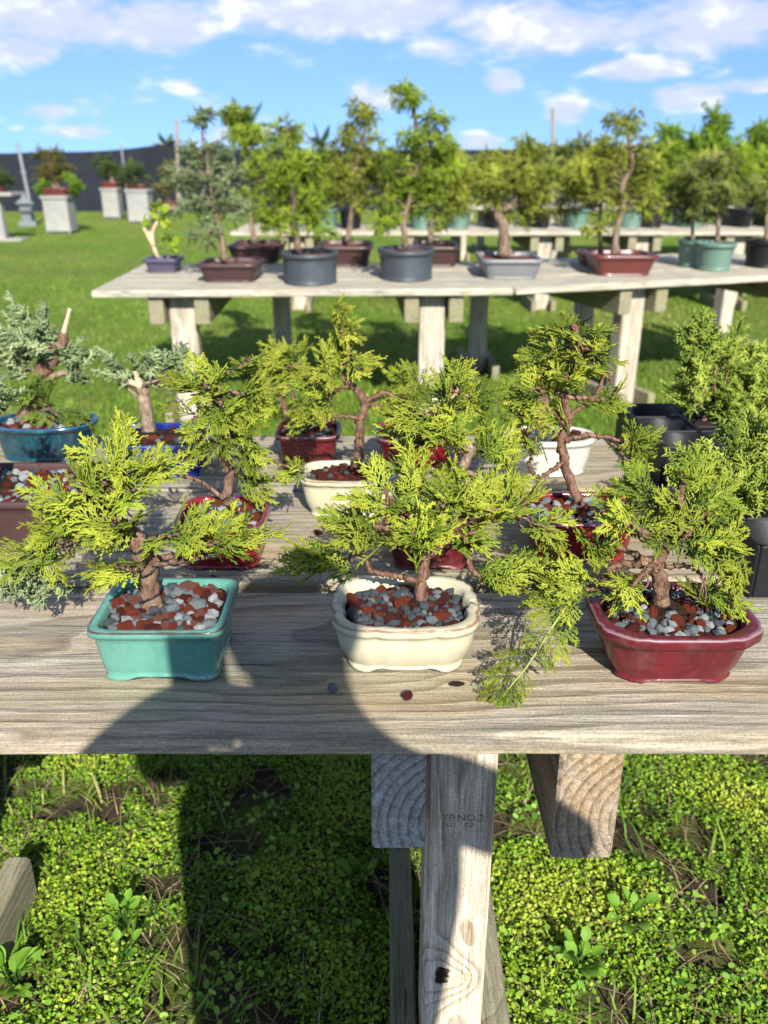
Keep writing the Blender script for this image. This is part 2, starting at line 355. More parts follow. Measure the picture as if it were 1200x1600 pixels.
M['bright_leaf'] = leafmat('bright_leaf', (.14, .22, .02), (.30, .42, .03), (.48, .55, .05), .4)

# ------------------------------------------------------------------ ground
def ground_mat():
    m, t = newmat('lawn'); co = t.n('ShaderNodeTexCoord').outputs['Object']
    n1 = t.noise(co, .55, 4, .6); n2 = t.noise(co, 5, 5, .65); n3 = t.noise(t.map(co, (60, 60, 60)), 1.0, 4, .7); n4 = t.noise(co, 260, 3, .7)
    g = t.ramp(n3, [(.28, (.07, .12, .014)), (.5, (.14, .235, .024)), (.75, (.23, .33, .04))])
    g2 = t.mix(t.sm(n2, .48, .72), g, rgb(.29, .27, .075))
    g2 = t.mix(t.m('MULTIPLY', t.sm(n1, .42, .68), .6), g2, rgb(.22, .19, .065))
    s = t.n('ShaderNodeSeparateXYZ', {0: co}).outputs[1]
    soil = t.mix(t.sm(n4, .35, .65), rgb(.03, .024, .014), rgb(.10, .075, .045))
    near = t.m('SUBTRACT', 1.0, t.sm(s, 1.9, 2.6))
    col = t.mix(t.m('MULTIPLY', near, t.sm(n2, .3, .55)), g2, soil)
    finish(t, col, .9, t.m('ADD', n3, n4), .8, .02, .15); return m
g = npmesh('ground', [(-150, -60, 0), (150, -60, 0), (150, 400, 0), (-150, 400, 0)], [(0, 1, 2, 3)], ground_mat(), smooth=False)
tag(link('ground', g), kind='structure')

nr = np.random.default_rng(5)
def vnoise(x, y, sc, seed=0):
    return np.array([mnoise.fractal(Vector((a*sc+seed, b*sc, seed*1.7)), 1.0, 2.0, 3) for a, b in zip(x, y)])
def covermat(name, stops, trans=.25, rough=.55):
    m, t = newmat(name); a = t.n('ShaderNodeAttribute', attribute_name='t').outputs['Fac']
    finish(t, t.ramp(a, stops), rough, None, spec=.25, trans=trans); return m
M['moss'] = covermat('ground_cover_leaf', [(0, (.055, .11, .012)), (.35, (.16, .30, .020)), (.7, (.25, .42, .030)), (1, (.40, .48, .055))])
M['clover'] = covermat('round_weed_leaf', [(0, (.05, .13, .016)), (.5, (.13, .29, .028)), (1, (.27, .43, .06))], .3)
M['blade'] = covermat('grass_blade', [(0, (.05, .11, .014)), (.5, (.125, .235, .022)), (.88, (.23, .34, .04)), (1, (.36, .33, .12))], .3)
M['straw'] = covermat('straw', [(0, (.12, .085, .045)), (.5, (.28, .21, .12)), (1, (.46, .38, .24))], .1)

def leaf_cloud(name, mat, n, area, size, z, elong=1.0, tilt=.6, seed=1, thresh=None, nsc=6.0, clump=None, segs=4):
    """n little leaves (kite or hexagon) as one mesh"""
    x = nr.uniform(area[0], area[1], n); y = nr.uniform(area[2], area[3], n)
    if clump is not None:
        k = clump; cx = nr.uniform(area[0], area[1], n//k+1); cy = nr.uniform(area[2], area[3], n//k+1)
        idx = np.repeat(np.arange(n//k+1), k)[:n]; x = cx[idx]+nr.normal(0, size[1]*1.6, n); y = cy[idx]+nr.normal(0, size[1]*1.6, n)
    nv = vnoise(x, y, nsc, seed)
    if thresh is not None:
        keep = nv > thresh; x, y, nv = x[keep], y[keep], nv[keep]; n = len(x)
    s = nr.uniform(size[0], size[1], n); zz = nr.uniform(z[0], z[1], n)+np.clip(nv, -.5, .5)*(z[1]-z[0])*.5
    zz = np.maximum(zz, .002)
    az_ = nr.uniform(0, 2*math.pi, n)
    d = np.stack([np.cos(az_), np.sin(az_), nr.normal(0.1, tilt*.5, n)], 1); d /= np.linalg.norm(d, axis=1)[:, None]
    up = np.stack([nr.normal(0, tilt, n), nr.normal(0, tilt, n)-.15, np.ones(n)], 1)
    sd = np.cross(d, up); sd /= np.linalg.norm(sd, axis=1)[:, None]; nm = np.cross(sd, d)
    c = np.stack([x, y, zz], 1); s = s[:, None]
    if segs == 4:
        prof = [(-.5, 0, 0), (0, .5/elong, .06), (.5, 0, 0), (0, -.5/elong, .06)]
    else:
        prof = [(.5*math.cos(2*math.pi*k/segs), .5/elong*math.sin(2*math.pi*k/segs), .05*math.cos(4*math.pi*k/segs)) for k in range(segs)]
    V = np.stack([c+s*(d*a+sd*b+nm*e) for a, b, e in prof], 1).reshape(-1, 3)
    t = np.clip(.5+nv*.8+nr.normal(0, .22, n), 0, 1)
    return npmesh(name, V, np.arange(n*segs).reshape(n, segs), mat, {'t': np.repeat(t, segs)}, smooth=False)
def blade_cloud(name, mat, x, y, length, width, lean=.6, seed=1, tbase=.5, nsc=3.0):
    n = len(x); L = nr.uniform(length[0], length[1], n); w_ = nr.uniform(width[0], width[1], n)
    az_ = nr.uniform(0, 2*math.pi, n); ln = np.abs(nr.normal(lean, .3, n))
    d = np.stack([np.cos(az_), np.sin(az_), np.zeros(n)], 1); sd = np.stack([-np.sin(az_), np.cos(az_), np.zeros(n)], 1)
    b = np.stack([x, y, np.zeros(n)], 1)
    def pt(u): return b+d*(L*ln*u**1.6)[:, None]+np.stack([np.zeros(n)]*2+[L*(u-.35*ln*u*u)], 1)
    m1, m2, tip = pt(np.full(n, .4)), pt(np.full(n, .75)), pt(np.full(n, 1.0)); hw = (w_/2)[:, None]
    V = np.stack([b-sd*hw*.8, b+sd*hw*.8, m1-sd*hw, m1+sd*hw, m2-sd*hw*.7, m2+sd*hw*.7, tip], 1).reshape(-1, 3)
    V[:, 2] = np.maximum(V[:, 2], .0015)
    i = np.arange(n)[:, None]*7
    Fq = np.concatenate([i+np.array([[0, 1, 3, 2]]), i+np.array([[2, 3, 5, 4]]), i+np.array([[4, 5, 6, 6]])])
    tri = i+np.array([[4, 5, 6]])
    Fall = [tuple(r) for r in np.concatenate([i+np.array([[0, 1, 3, 2]]), i+np.array([[2, 3, 5, 4]])]).tolist()]+[tuple(r) for r in tri.tolist()]
    t = np.clip(tbase+vnoise(x, y, nsc, seed)*.5+nr.normal(0, .2, n), 0, 1)
    return npmesh(name, V, Fall, mat, {'t': np.repeat(t, 7)}, smooth=False)
A0 = (-1.25, 1.25, .78, 1.95)
tag(link('ground_cover', leaf_cloud('ground_cover', M['moss'], 170000, A0, (.0035, .012), (.001, .024), 1.5, .85, 3, -.30, 4.5)),
    'low creeping ground cover with tiny bright green leaves under the front bench', 'ground cover', kind='stuff')
tag(link('round_leaf_weeds', leaf_cloud('round_leaf_weeds', M['clover'], 6500, A0, (.006, .017), (.008, .034), 1.55, .75, 9, .05, 3.5, 12, 8)),
    'round leaved weeds in patches under the front bench', 'weeds', kind='stuff')
n = 3600; bx_ = nr.uniform(-1.25, 1.25, n); by_ = nr.uniform(.78, 1.95, n); kp = vnoise(bx_, by_, 3.0, 21) > -.02
tag(link('grass_tufts', blade_cloud('grass_tufts', M['blade'], bx_[kp], by_[kp], (.025, .085), (.0025, .006), .9, 4, .5)),
    'loose grass blades among the weeds under the front bench', 'grass', kind='stuff')
n = 3000; bx_ = nr.uniform(-1.25, 1.25, n); by_ = nr.uniform(.78, 1.95, n)
tag(link('straw_litter', blade_cloud('straw_litter', M['straw'], bx_, by_, (.02, .07), (.0012, .003), 2.4, 6, .5)),
    'dry straw and dead stems scattered among the weeds', 'straw', kind='stuff')
# mown lawn behind the front bench
n = 190000; yy = 1.95+(nr.uniform(0, 1, n)**1.9)*22; xx = nr.uniform(-1, 1, n)*(yy*.53+.6)
tag(link('lawn_grass', blade_cloud('lawn_grass', M['blade'], xx, yy, (.02, .05), (.004, .009), .7, 8, .5, .7)),
    'mown green lawn between the benches', 'grass', kind='stuff')

# ------------------------------------------------------------------ benches
def obox(name, mat, parent, c, d, bev=.003, rz=0.0, rot=None):
    """box as its own object with its origin at its centre"""
    o = link(name, MB().box((0, 0, 0), d, bev).mesh(name, mat), parent, c)
    if rot: o.rotation_euler = rot
    elif rz: o.rotation_euler.z = rz
    return o
def bench_foot(b, x, y0, y1, dx=.075, h=.085, w_=.04, mat=None):
    for s in (-1, 1): obox('foot_board', mat or M['foot'], b, (x+s*dx, (y0+y1)/2, h/2), (w_, y1-y0, h), .004)

def front_bench():
    b = empty('potting_bench', (0, .786, 0), 'weathered grey wooden bench in front, holding the small glazed bonsai pots', 'bench')
    # each plank: (y0, y1) in world, thickness .031
    T = .031
    def plank(y0, y1, mat, dz=0.0, warp=1):
        nx, ny = 60, 10; x0, x1 = -1.7, 1.75
        # rounded-edge board with a gently worn top
        prof = [(y0+.004, -T), (y0, -T+.004), (y0, -.005), (y0+.002, -.0015), (y0+.006, 0)]
        prof += [(y0+.006+(y1-y0-.012)*k/ny, 0) for k in range(1, ny)]
        prof += [(y1-.006, 0), (y1-.002, -.0015), (y1, -.005), (y1, -T+.004), (y1-.004, -T)]
        V = []; m = len(prof); yc = (y0+y1)/2
        for i in range(nx+1):
            x = x0+(x1-x0)*i/nx
            for (y, z) in prof:
                wob = mnoise.noise(Vector((x*2.2, y*9, 3.1)))*.0016
                e = mnoise.noise(Vector((x*14, y*3, z*40)))*.0014
                V.append((x, y-yc+(e if abs(y-yc) > (y1-y0)/2-.008 else 0), z+wob+dz))
        Fc = [(i*m+j, (i+1)*m+j, (i+1)*m+(j+1) % m, i*m+(j+1) % m) for i in range(nx) for j in range(m)]
        Fc += [tuple(range(m)), tuple(nx*m+j for j in reversed(range(m)))]
        me = npmesh('plank', V, Fc, mat, smooth=False)
        link('plank', me, b, (0, yc-.786, TOP))
    plank(.786, 1.128, M['plank']); plank(1.164, 1.540, M['plank_b'], .003); plank(1.556, 1.91, M['plank_b'], .001)
    # carrying beams, front to back, ends showing under the board
    zt = TOP-T-.003
    def beam(px0, px1, pyb, y, mat):
        a = P(px0, 1200, y); c = P(px1, 1200, y); zb = P((px0+px1)/2, pyb, y).z
        w_ = c.x-a.x; hgt = zt-zb
        obox('cross_beam', mat, b, ((a.x+c.x)/2, (y+1.86)/2-.786, (zt+zb)/2), (w_, 1.86-y, hgt), .004)
    beam(580, 667, 1328, .802, M['beam_grey']); beam(874, 975, 1343, .793, M['beam'])
    for xx_ in (-.98, -.66, 1.25, 1.5): obox('cross_beam', M['beam'], b, (xx_, .55, zt-.075), (.08, 1.06, .15), .004)
    # posts with the sandwiching foot boards
    pa, pb = P(667, 1190, .86), P(779, 1190, .86)
    p = obox('post', M['post'], b, ((pa.x+pb.x)/2, .90-.786, zt/2), (pb.x-pa.x, .08, zt-.001), .006)
    for (x, w_) in ((pa.x-.024, .040), (pb.x+.026, .045)): obox('foot_board', M['foot'], b, (x, .93-.786, .055), (w_, .62, .11), .004)
    obox('post', M['post_far'], b, (.128, 1.78-.786, zt/2), (.113, .092, zt-.001), .006)
    for x in (-.765, 1.32):
        for y in (.93, 1.78): obox('post', M['post_far'], b, (x, y-.786, zt/2), (.105, .092, zt-.001), .006)
        for s in (-1, 1): obox('foot_board', M['foot'], b, (x+s*(.105 if x > 0 else .077), .96-.786, .055), (.045, .52, .11), .004)
    # grade stamp on the post
    tp = P(694, 1283, .8595)
    for (txt, dx, dz, s) in (('TP', -.004, 0, .0115), ('NO.2', .0165, 0, .0115), ('032', -.003, -.0095, .007), ('KD', .026, -.0095, .007)):
        cu = bpy.data.curves.new('stamp', 'FONT'); cu.body = txt; cu.size = s*1.35; cu.extrude = .0003
        to = bpy.data.objects.new('stamp', cu); COL.objects.link(to)
        dg = bpy.context.evaluated_depsgraph_get(); me = bpy.data.meshes.new_from_object(to.evaluated_get(dg))
        bpy.data.objects.remove(to); me.materials.clear(); me.materials.append(M['stamp'])
        link('grade_stamp', me, p, (tp.x+dx-(pa.x+pb.x)/2, -.0403, tp.z+dz-zt/2), (math.pi/2, 0, 0))
    return b
def stampmat():
    m, t = newmat('stamp_ink'); co = t.n('ShaderNodeTexCoord').outputs['Object']
    nz = t.noise(co, 260, 4, .7)
    finish(t, t.mix(t.sm(nz, .42, .6), rgb(.13, .095, .07), rgb(.38, .31, .24)), .85); return m
M['stamp'] = stampmat()
front_bench()

def back_bench(name, label, x0, x1, y0, depth, rz, posts, planks=3, pivot=None, beams=True, rear=True):
    """bench along x, rotated about its front left corner"""
    b = empty(name, (x0, y0, 0), label, 'bench', 'long benches in the nursery', rz)
    L = x1-x0; T = .034; w_ = depth/planks
    for k in range(planks):
        obox('plank', M['plank_far'], b, (L/2, w_*(k+.5), TOP-T/2+R.uniform(-.001, .001)), (L, w_-.012, T), .005)
    for x in posts:
        h = TOP-T-.002
        obox('post', M['post_far'], b, (x, .17, h/2), (.135, .10, h), .006)
        if rear:
            obox('post', M['post_far'], b, (x+.42, depth+.10, h/2-.01), (.11, .10, h-.02), .006)
            for s in (-1, 1): obox('foot_board', M['foot'], b, (x+.42+s*.08, depth+.10, .05), (.045, .62, .10), .004)
        for s in (-1, 1):
            if beams: obox('cross_beam', M['foot'], b, (x+s*.115, depth/2, h-.07), (.075, depth-.08, .14), .004)
            obox('foot_board', M['foot'], b, (x+s*.092, .3, .05), (.045, .62, .10), .004)
    return b
back_bench('long_bench', 'weathered bench in the second row with its left end open to the lawn', -1.46, .66, 4.30, 1.2, math.radians(2.2), [.42, 1.72])
back_bench('long_bench', 'second row bench turned away at the right, under red brown and green pots', .675, 2.95, 4.40, 1.2, math.radians(19), [.80, 2.0])
back_bench('long_bench', 'bench in the third row carrying green and black nursery pots', -1.4, 4.6, 8.05, 1.2, math.radians(.5), [.6, 1.75, 2.9, 3.8, 4.7, 5.6])
back_bench('long_bench', 'farthest bench seen between the trunks behind the nursery pots', .6, 6.4, 12.4, 1.2, math.radians(1), [.5, 1.8, 3.1, 4.4, 5.4])

# ------------------------------------------------------------------ pots
def outline(kind, n=72):
    """closed unit outline in [-1,1]^2"""
    out = []
    for k in range(n):
        a = 2*math.pi*(k+.5)/n; c, s = math.cos(a), math.sin(a)
        if kind == 'round': r = 1.0
        elif kind == 'oval': r = (abs(c)**2.5+abs(s)**2.5)**(-1/2.5)
        elif kind == 'rect': r = (abs(c)**9+abs(s)**9)**(-1/9)
        elif kind == 'softrect': r = (abs(c)**5+abs(s)**5)**(-1/5)
        elif kind == 'lobed':
            r = (abs(c)**3.6+abs(s)**3.6)**(-1/3.6)
            for q in range(4):
                aq = math.pi/4+q*math.pi/2
                for off in (-.40, .40):
                    dl = abs((a-aq-off+math.pi) % (2*math.pi)-math.pi); r *= 1-.042*math.exp(-(dl/.075)**2)
        elif kind == 'cut':
            r = min(1/max(abs(c), 1e-6), 1/max(abs(s), 1e-6), 1.62/(abs(c)+abs(s)))
            for q in range(4):
                aq = math.pi/4+q*math.pi/2
                for off in (-.27, .27):
                    dl = abs((a-aq-off+math.pi) % (2*math.pi)-math.pi); r *= 1-.045*math.exp(-(dl/.07)**2)
        out.append((c*r, s*r, a))
    return out
def pot_mesh(name, kind, rx, ry, h, base, mat, lip=.007, liph=.012, curve=.5, feet=.0, wall=.009, soil=.014, panel=0.0, n=72, footw=.5):
    """lofted pot: rx, ry rim half sizes; base = scale of the foot relative to the rim; returns pot mesh + inner outline"""
    ol = outline(kind, n); V = []; A = []; rings = []
    def ring(f, zfun, edge=0.0, inset=0.0):
        i0 = len(V)
        for (x, y, a) in ol:
            V.append((x*(rx*f)-math.copysign(min(inset, abs(x*rx)), x) if inset else x*rx*f,
                      y*(ry*f)-math.copysign(min(inset, abs(y*ry)), y) if inset else y*ry*f, zfun(a))); A.append(edge)
        rings.append(i0)
    def archz(a):
        if feet <= 0: return 0.0
        q = (a % (math.pi/2))-math.pi/4
        return feet*(1-math.exp(-(q/footw*1.6)**6)) if True else 0
    lf = 1-lip/max(rx, ry)
    z1 = max(feet*1.25, .004)
    ring(base*.96, archz)
    ring(base*1.0, lambda a: archz(a)+.002 if feet > 0 else .002)
    ring(base*1.005, lambda a: max(archz(a)+.003, z1*.7))
    m = 7
    for k in range(m+1):
        u = k/m; f = base*.97+(lf-base*.97)*(u**curve if curve < 1 else u**curve)
        bulge = panel*math.sin(math.pi*u)
        ring(f*(1+bulge), lambda a, u=u: z1+(h-liph-z1)*u)
    ring(1.0, lambda a: h-liph+.001); ring(1.004, lambda a: h-liph*.55); ring(1.0, lambda a: h-.003, .35)
    ring(.992, lambda a: h-.0008, 1.0); ring(.985, lambda a: h, .7)
    ring(1.0, lambda a: h, .0, wall*.9); ring(1.0, lambda a: h-.002, .6, wall*1.05); ring(1.0, lambda a: h-.006, .0, wall*1.2); ring(.98, lambda a: h-soil-.012, .0, wall*1.25)
    Fc = []
    for r0, r1 in zip(rings[:-1], rings[1:]):
        for k in range(n): Fc.append((r0+k, r0+(k+1) % n, r1+(k+1) % n, r1+k))
    Fc.append(tuple(rings[0]+k for k in reversed(range(n))))
    me = npmesh(name, V, Fc, mat, {'t': A}, True)
    inner = [V[rings[-1]+k] for k in range(n)]
    return me, inner
def soil_mesh(inner, z, mat, bump=.004, mound=0.0, tp=(0, 0), seed=0):
    n = len(inner); V = [(tp[0]*.3, tp[1]*.3, z+mound)]; Fc = []; RN = 9
    for j in range(1, RN+1):
        f = j/RN
        for k in range(n):
            x, y = inner[k][0]*f, inner[k][1]*f
            d = math.hypot(x-tp[0], y-tp[1])
            V.append((x, y, z+mound*math.exp(-(d/.028)**2)+bump*mnoise.noise(Vector((x*90+seed, y*90, 0)))))
    for k in range(n): Fc.append((0, 1+k, 1+(k+1) % n))
    for j in range(RN-1):
        for k in range(n): Fc.append((1+j*n+k, 1+(j+1)*n+k, 1+(j+1)*n+(k+1) % n, 1+j*n+(k+1) % n))
    return npmesh('soil', V, Fc, mat)
# stones
def ico(sub=1):
    import bmesh
    bm = bmesh.new(); bmesh.ops.create_icosphere(bm, subdivisions=sub, radius=1.0)
    v = [tuple(x.co) for x in bm.verts]; f = [tuple(q.index for q in x.verts) for x in bm.faces]; bm.free(); return v, f
ICV, ICF = ico(2)
ICV1, ICF1 = ico(1)
STONES = {}
for mk in ('lava', 'lava_b', 'lava_d', 'grey_stone', 'pale_stone', 'slate'):
    for v in range(4):
        o = Vector((R.uniform(0, 99), v*7, 0)); V = []
        ang = mk in ('grey_stone', 'slate', 'pale_stone')
        vv, ff = (ICV1, ICF1) if ang else (ICV, ICF)
        for p in vv:
            q = Vector(p); d = 1+.30*mnoise.noise(q*1.1+o)+(.16 if ang else .34)*mnoise.noise(q*2.6+o)+(0 if ang else .16*mnoise.noise(q*5.5+o))
            q = q*d; V.append((q.x*1.15, q.y*.92, q.z*.72))
        STONES[mk, v] = npmesh('stone', V, ff, M[mk], smooth=False)
def inside(poly, x, y, f=1.0):
    c = False; n = len(poly); j = n-1
    for i in range(n):
        xi, yi = poly[i][0]*f, poly[i][1]*f; xj, yj = poly[j][0]*f, poly[j][1]*f
        if ((yi > y) != (yj > y)) and (x < (xj-xi)*(y-yi)/(yj-yi)+xi): c = not c
        j = i
    return c
def add_stones(soil_o, inner, z, size, mix, keep_out=(), maxn=110, rng=R, cover=.62, tp=(0, 0), mound=.010):
    kinds = [k for k, w_ in mix for _ in range(w_)]
    xs = [p[0] for p in inner]; ys = [p[1] for p in inner]; placed = []; tries = 0
    while len(placed) < maxn and tries < 5000:
        tries += 1
        x = rng.uniform(min(xs), max(xs)); y = rng.uniform(min(ys), max(ys)); s = rng.uniform(*size)*rng.choice((.8, 1, 1, 1.15))
        if not inside(inner, x, y, .93): continue
        if any(math.hypot(x-kx, (y-ky)) < kr*rng.uniform(.7, 1.15) for kx, ky, kr in keep_out): continue
        if any(math.hypot(x-a, y-b_) < (s+c)*cover for a, b_, c in placed): continue
        placed.append((x, y, s))
        link('stone', STONES[rng.choice(kinds), rng.randrange(4)], soil_o, (x, y, z+mound*math.exp(-(math.hypot(x-tp[0], y-tp[1])/.028)**2)+s*rng.uniform(.15, .5)),
             (rng.uniform(-.5, .5), rng.uniform(-.5, .5), rng.uniform(0, 6.28)), (s*rng.uniform(.85, 1.15), s*rng.uniform(.85, 1.1), s*rng.uniform(.85, 1.1)))

# ------------------------------------------------------------------ foliage sprays (shared meshes)
def seg3(V, Fc, A, p0, p1, r0, r1, t0, t1, mid=False):
    d = p1-p0; L = d.length
    if L < 1e-6: return
    d /= L; u = d.orthogonal().normalized(); s = d.cross(u); i = len(V)
    for p, r, t in ((p0, r0, t0), (p1, r1, t1)):
        for k in range(3):
            a = 2.0944*k; V.append(p+u*(r*math.cos(a))+s*(r*math.sin(a))); A.append(t)
    for k in range(3): Fc.append((i+k, i+(k+1) % 3, i+3+(k+1) % 3, i+3+k))
    Fc.append((i+3, i+4, i+5))
def spray(kind, seed, mat, detail=2):
    r = random.Random(seed); V, Fc, A = [], [], []; K = 1.12 if detail > 1 else 1.75
    if kind == 'lace':
        main = []; ca, cz = r.uniform(-.35, .35), r.uniform(-.45, .15); NS = 12
        for k in range(NS+1):
            u = k/NS; main.append(Vector((u*(1-.1*u), ca*u*u*.6, cz*u*u*.6)))
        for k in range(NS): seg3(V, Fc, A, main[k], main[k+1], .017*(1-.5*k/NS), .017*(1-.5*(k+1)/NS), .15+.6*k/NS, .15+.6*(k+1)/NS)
        side = 1
        nsub = 12 if detail > 1 else 9
        for q in range(nsub):
            u = .08+.9*q/nsub; side = -side
            i = min(int(u*NS), NS-1); b = main[i].lerp(main[i+1], u*NS-i); dr = (main[i+1]-main[i]).normalized()
            ang = side*math.radians(r.uniform(30, 52)); lat = Vector((0, 1, 0))
            d = (dr*math.cos(ang)+Vector((-dr.y, dr.x, 0)).normalized()*math.sin(ang)+Vector((0, 0, r.uniform(-.32, .32)))).normalized()
            l = r.uniform(.36, .62)*(1.05-.72*u)+.08
            M_ = 5 if detail > 1 else 3; pp = b; dd = d.copy(); tb = .2+.55*u
            for k in range(M_):
                dd = (dd+dr*.11+Vector((0, 0, r.uniform(-.08, .06)))).normalized(); pn = pp+dd*(l/M_)
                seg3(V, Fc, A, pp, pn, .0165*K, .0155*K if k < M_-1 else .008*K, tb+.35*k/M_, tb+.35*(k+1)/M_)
                if detail > 1 or k % 2 == 0:
                    for sg in ((1, -1) if detail > 1 else (1,)):
                        if r.random() < .3 or k == 0 and r.random() < .5: continue
                        a2 = sg*math.radians(r.uniform(24, 42)); prp = dd.cross(Vector((0, 0, 1))).normalized()
                        e = (dd*math.cos(a2)+prp*math.sin(a2)+Vector((0, 0, r.uniform(-.3, .3)))).normalized()
                        ll = r.uniform(.09, .19)*(1-.45*k/M_); pm = pp.lerp(pn, r.random())
                        pe = pm+e*ll; seg3(V, Fc, A, pm, pe, .0145*K, .0085*K, tb+.25, min(1, tb+.55))
                        if detail > 1 and r.random() < .4:
                            e2 = (e+prp*(-sg)*.6+dd*.3).normalized(); p2 = pm.lerp(pe, .5); seg3(V, Fc, A, p2, p2+e2*ll*.6, .013*K, .008*K, tb+.3, min(1, tb+.6))
                pp = pn
    elif kind == 'tuft':        # dense short blue-green shoots
        NS = 6; main = [Vector((k/NS, r.uniform(-.04, .04), r.uniform(-.04, .04)+.1*(k/NS)**2)) for k in range(NS+1)]
        for k in range(NS): seg3(V, Fc, A, main[k], main[k+1], .02, .018, .1, .25)
        for q in range(26):
            u = r.random()**.8; i = min(int(u*NS), NS-1); b = main[i].lerp(main[i+1], u*NS-i)
            a = r.uniform(0, 6.283); d = Vector((r.uniform(.35, 1.0), math.cos(a)*.8, math.sin(a)*.8)).normalized(); l = r.uniform(.14, .30)*(1.1-.5*u)
            pp = b
            for k in range(3):
                dd = (d+Vector((r.uniform(-.2, .3), r.uniform(-.25, .25), r.uniform(-.25, .25)))).normalized(); pn = pp+dd*l/3
                seg3(V, Fc, A, pp, pn, .028, .024 if k < 2 else .010, .2+.2*k+.2*u, .4+.2*k+.2*u)
                for sg in range(2 if detail > 1 else 1):
                    a = r.uniform(0, 6.283); e = (dd*.7+Vector((0, math.cos(a), math.sin(a)))*.7).normalized(); seg3(V, Fc, A, pn, pn+e*.07, .02, .008, .5, .9)
                pp = pn
    elif kind == 'plume':       # upright feathery shoot with short needles all round
        NS = 10; bend = r.uniform(-.2, .2); main = [Vector((k/NS, bend*(k/NS)**2, .08*math.sin(k))) for k in range(NS+1)]
        for k in range(NS): seg3(V, Fc, A, main[k], main[k+1], .02, .018, .2, .35)
        def needles(p0, p1, cnt, ln, t0):
            ax = (p1-p0).normalized(); u_ = ax.orthogonal().normalized(); v_ = ax.cross(u_)
            for k in range(cnt):
                u = k/cnt; a = k*2.4+r.uniform(-.3, .3); e = (ax*.75+(u_*math.cos(a)+v_*math.sin(a))*.8).normalized()
                b = p0.lerp(p1, u); seg3(V, Fc, A, b, b+e*ln*(1-.35*u)*r.uniform(.8, 1.2), .019, .007, t0+.2*u, t0+.45+.25*u)
        needles(main[1], main[NS], 46, .14, .3)
        for q in range(7):
            u = .12+.1*q; i = int(u*NS); b = main[i]; sg = 1 if q % 2 else -1
            d = Vector((.75, sg*r.uniform(.5, .8), r.uniform(-.4, .4))).normalized(); l = r.uniform(.28, .5)*(1.1-.7*u); e = b+d*l
            seg3(V, Fc, A, b, e, .016, .012, .25, .5); needles(b.lerp(e, .15), e, 16 if detail > 1 else 10, .11, .3)
    return npmesh('foliage_spray', [tuple(v) for v in V], Fc, mat, {'t': A}, True)
SPR = {}
def sprays(kind, matk, nvar=6):
    key = (kind, matk)
    if key not in SPR: SPR[key] = [spray(kind, 100+hash_(kind)*17+i, M[matk]) for i in range(nvar)]
    return SPR[key]
def hash_(s): return sum(ord(c) for c in s) % 50

def orient(d, up, roll=0.0):
    d = d.normalized(); s = up.cross(d)
    s = s.normalized() if s.length > 1e-4 else d.orthogonal().normalized()
    n_ = d.cross(s); m = Matrix((d, s, n_)).transposed()
    return m @ Matrix.Rotation(roll, 3, 'X')
def helix(path, rad, turns, wr, sides=5, r0=1.05):
    """wire wound round a path (list of Vectors, list of radii)"""
    pts = []; n = len(path); up = None; steps = int(turns*14)
    for k in range(steps+1):
        u = k/steps*(n-1); i = min(int(u), n-2); f = u-i
        p = path[i].lerp(path[i+1], f); d = (path[i+1]-path[i]).normalized(); r = rad[i]+(rad[i+1]-rad[i])*f
        if up is None: up = d.orthogonal().normalized()
        up = (up-d*up.dot(d)).normalized(); sd = d.cross(up); a = 2*math.pi*turns*k/steps
        pts.append(p+(up*math.cos(a)+sd*math.sin(a))*(r*r0+wr*.6))
    return MB().tube(pts, wr, sides)

